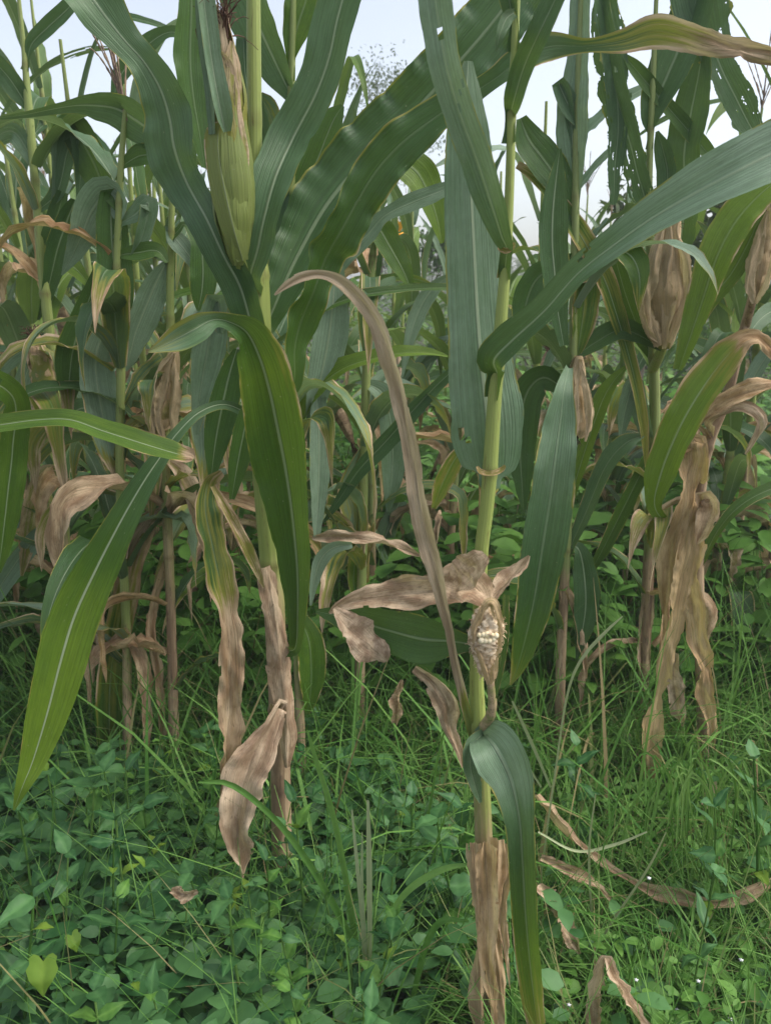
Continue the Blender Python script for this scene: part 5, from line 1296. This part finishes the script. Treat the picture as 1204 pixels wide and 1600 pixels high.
yellow_shoot(245, 1318, 1.2, 'yellow-green shoot among dark weeds left of the curled brown leaf', 5, .028)

def grass_plant(label, blades, mat=M_GRASS, name='grass_plant'):
    """blades: list of (pts (px,py,width_px), Y, tone, dry); each blade is its own part"""
    f = blades[0]
    b0 = P(f[0][0][0], f[0][0][1], f[1]); b0[2] = -.02
    o = thing(name, b0, label, 'grass plant')
    for pts, Y, tn, dr in blades:
        rows = np.array([[*P(x, y, Y - .04 * i / len(pts)), .5 * w * M_PER_PX(y, Y)] for i, (x, y, w) in enumerate(pts)])
        A_ = spline(rows, 26)
        T = unit(np.gradient(A_[:, :3], axis=0)); Vv = unit(A_[:, :3] - np.array([0, 0, CAM_H]))
        S = unit(np.cross(T, Vv))
        S = unit(S + np.cross(S, T) * .35)
        me = blade_mesh('blade', A_[:, :3] - b0, S, np.maximum(A_[:, 3], .0005), np.full(26, tn), np.full(26, dr), .45, .03, 2, seed=int(pts[0][0]), k=5, mat=mat)
        link('blade', me, o)
    return o
grass_plant('stiff pale grass spikes standing upright among the weeds below centre', [([(577, 1560, 6), (578, 1450, 8), (577, 1340, 9), (575, 1250, 4)], 1.0, 1, .12), ([(572, 1550, 5), (566, 1440, 6), (558, 1350, 6), (550, 1265, 3)], 1.0, 1, .1), ([(582, 1570, 5), (572, 1480, 6), (566, 1400, 6), (566, 1300, 2)], 1.0, .9, .1)], M_PALE)
grass_plant('broad grass blade leaning from the curled brown leaf down to the right', [([(566, 1500, 10), (520, 1410, 11), (470, 1330, 10), (420, 1270, 9), (360, 1225, 9), (310, 1222, 3)], 1.02, .75, .0), ([(562, 1510, 10), (540, 1370, 10), (520, 1270, 9), (495, 1190, 8), (480, 1140, 3)], 1.05, .7, .0)])
grass_plant('long flowering grass stem curving to the right above the grass', [([(838, 1440, 3.0), (850, 1330, 3.0), (868, 1200, 3.0), (885, 1090, 3.6), (905, 1035, 4.8), (940, 993, 5.4), (972, 963, 1.8)], 1.25, .85, .15)], M_PALE)
grass_plant('straight grass blades rising right of the lower light stem', [([(860, 1230, 3.6), (830, 1160, 5.4), (800, 1095, 3.6)], 1.25, .7, .1), ([(845, 1230, 3.0), (815, 1180, 3.6), (800, 1140, 1.8)], 1.2, .7, .1)], M_PALE)
clump = []
rc = np.random.default_rng(55)
for i in range(26):
    a = rc.uniform(-1, 1); l = rc.uniform(.7, 1.1)
    j = rc.normal(0, 12, 8); q = rc.uniform(.55, 1.05)
    clump.append(([(1092 + 40 * a + j[5] * 2, 1380, 2), (1094 + 46 * a + j[0] * 1.5, 1270 - 30 * l, 3), (1098 + 90 * a * q + j[1], 1180 + 50 * (1 - q) + j[2] * .6, 3), (1103 + 150 * a * l * q + j[3], 1195 + 60 * abs(a) * l + 50 * (1 - q) + j[4] * .6, 3), (1105 + 185 * a * l * q + j[3] * 1.4, 1255 + 130 * abs(a) * l + 40 * (1 - q), 1.5)], 1.26 + rc.uniform(-.12, .08), rc.uniform(.1, .9), rc.uniform(0, .12)))
grass_plant('arching clump of fine grass under the withered maize plant', clump)
grass_plant('long bowed grass blades left of the brown sheath at the foot of the light stem', [([(645, 1560, 8), (665, 1480, 11), (690, 1440, 10), (732, 1440, 4)], .98, .6, .0), ([(600, 1440, 6), (640, 1390, 11), (690, 1360, 10), (735, 1350, 4)], 1.0, .65, .0)])
grass_plant('pale grass blades crossing in the grass at the lower right', [([(900, 1540, 3.6), (950, 1450, 3.6), (1010, 1360, 3.6), (1040, 1300, 1.8)], 1.1, .9, .2), ([(840, 1300, 3.0), (900, 1330, 4.2), (960, 1320, 4.8), (1010, 1300, 2.4)], 1.2, .8, .1), ([(935, 1560, 3.0), (925, 1440, 3.6), (920, 1330, 3.6), (930, 1240, 1.8)], 1.15, .8, .2)], M_PALE)

def dry_leaf(label, pts, Y, name='fallen_leaf', warm=.3, fold=.75, wave=.45):
    rows = np.array([[*P(x, y, .885 * (p[0] if p else Y)), .5 * w * M_PER_PX(y, .885 * Y)] for x, y, w, *p in pts])
    A_ = spline(rows, 50)
    T = unit(np.gradient(A_[:, :3], axis=0)); Vv = unit(A_[:, :3] - np.array([0, 0, CAM_H]))
    S = unit(np.cross(T, Vv)); S = unit(S + np.cross(S, T) * .3)
    b = A_[len(A_) // 2, :3].copy()
    me = blade_mesh(name, A_[:, :3] - b, S, np.maximum(A_[:, 3], .001), np.full(50, .5), np.full(50, 1.0), fold, wave, 5, warm=warm, seed=int(pts[0][0]), k=9)
    o = link(name, me); o.location = b
    return tag(o, label, 'dry leaf')
dry_leaf('long brown fallen leaf trailing through the grass towards the right edge', [(835, 1245, 26, 1.5), (872, 1290, 24, 1.45), (905, 1322, 12, 1.43), (940, 1348, 16, 1.4), (985, 1375, 12, 1.36), (1020, 1392, 20, 1.35), (1065, 1400, 24, 1.34), (1110, 1410, 16, 1.33), (1160, 1400, 22, 1.33), (1200, 1380, 12, 1.34), (1240, 1360, 10, 1.35)], 1.4)
dry_leaf('short brown fallen leaf lying above the longer one in the grass', [(845, 1338, 14, 1.35), (890, 1360, 16, 1.33), (930, 1385, 12, 1.31), (958, 1412, 4, 1.3)], 1.33)
dry_leaf('pale brown leaf scrap right of the drooping lower leaf', [(838, 1385, 20, 1.25), (860, 1420, 28, 1.23), (885, 1455, 28, 1.2), (905, 1490, 10, 1.18)], 1.22, warm=.2)
dry_leaf('bent dry leaf standing in the grass at the bottom right', [(932, 1610, 30, 1.02), (934, 1560, 34, 1.03), (945, 1500, 18, 1.03), (952, 1522, 26, 1.02), (975, 1560, 24, 1.01), (1010, 1605, 14, 1.0)], 1.02, warm=.2)
dry_leaf('tattered dry leaf hanging above the fine grass clump', [(1110, 1215, 20, 1.65), (1112, 1260, 26, 1.62), (1115, 1300, 22, 1.6), (1118, 1345, 6, 1.58)], 1.6, warm=.2)
dry_leaf('small brown leaf lying on the dark weeds at the lower left', [(268, 1392, 8, 1.05), (290, 1398, 22, 1.04), (310, 1392, 8, 1.03)], 1.04, warm=.2)
dry_leaf('brown dry leaf tip standing left of the lower light stem', [(618, 1130, 10, 1.6), (622, 1095, 24, 1.6), (628, 1062, 4, 1.6)], 1.6, warm=.4)

# orange flower behind the field
fp = P(615, 368, 4.0)
fl = thing('flowering_plant', (fp[0], 4.0, -.02), 'plant with an orange and yellow bloom behind the gap in the maize', 'flower')
fb = np.array(fl.location)
V, Q, U = tube_arrays(spline(np.array([fb, 0.5 * (fb + fp) + np.array([.03, 0, 0]), fp]), 14) - fb, np.full(14, .005), 6)
link('stem', mesh_np('stem', V, Q, M_GRASS, U, {'tone': np.full(len(V), .4), 'dry': np.zeros(len(V))}), fl)
pm = None
for i in range(9):
    t = np.linspace(0, 1, 6); s = np.linspace(-1, 1, 5)
    if pm is None:
        Vp = np.stack([np.broadcast_to(t[:, None] * .085, (6, 5)), s[None] * (np.sin(np.clip(t * 2.6 + .35, 0, 3.1)))[:, None] * .026, (.03 * t ** 2)[:, None] + .006 * np.abs(s)[None]], -1)
        ii = np.arange(30).reshape(6, 5)
        pm = mesh_np('petal', Vp.reshape(-1, 3), np.stack([ii[:-1, :-1], ii[1:, :-1], ii[1:, 1:], ii[:-1, 1:]], -1).reshape(-1, 4), M_FLOWER)
    o = link('petal', pm, fl)
    o.matrix_basis = Matrix.Translation(Vector(fp - fb)) @ Matrix.Rotation(i * .698, 4, 'Z') @ Matrix.Rotation(-.5 - .5 * (i % 2) + (1.1 if i in (1, 5) else 0), 4, 'Y')
# tiny white weed flowers in the grass at the bottom right
for i, (px, py) in enumerate([(993, 1531), (1057, 1578), (1013, 1372), (1090, 1533), (1157, 1500), (1068, 1502), (888, 1570), (274, 1483), (414, 1525), (1140, 1592)]):
    y = .92 + .16 * (1600 - py) / 230
    p = P(px, py, y)
    o = thing('small_flower', (p[0], p[1], -.02), 'tiny pale flower on a thin stem in the weeds', 'flower', 'tiny pale flowers in the weeds')
    b = np.array(o.location)
    V, Q, U = tube_arrays(np.linspace(b, p, 6) - b, np.full(6, .0008), 4)
    link('stem', mesh_np('stem', V, Q, M_GRASS, U, {'tone': np.full(len(V), .4), 'dry': np.zeros(len(V))}), o)
    t_ = np.linspace(0, math.pi, 5); f_ = np.linspace(0, 2 * math.pi, 10, endpoint=False)
    Vk = np.array([[math.sin(a) * math.cos(q) * (1 + .35 * math.cos(5 * q)), math.sin(a) * math.sin(q) * (1 + .35 * math.cos(5 * q)), math.cos(a) * .5] for a in t_ for q in f_]) * .0032
    Qk = np.array([[a * 10 + j, a * 10 + (j + 1) % 10, (a + 1) * 10 + (j + 1) % 10, (a + 1) * 10 + j] for a in range(4) for j in range(10)])
    link('flower_head', mesh_np('flower_head', Vk + p - b, Qk, M_WHITE), o)
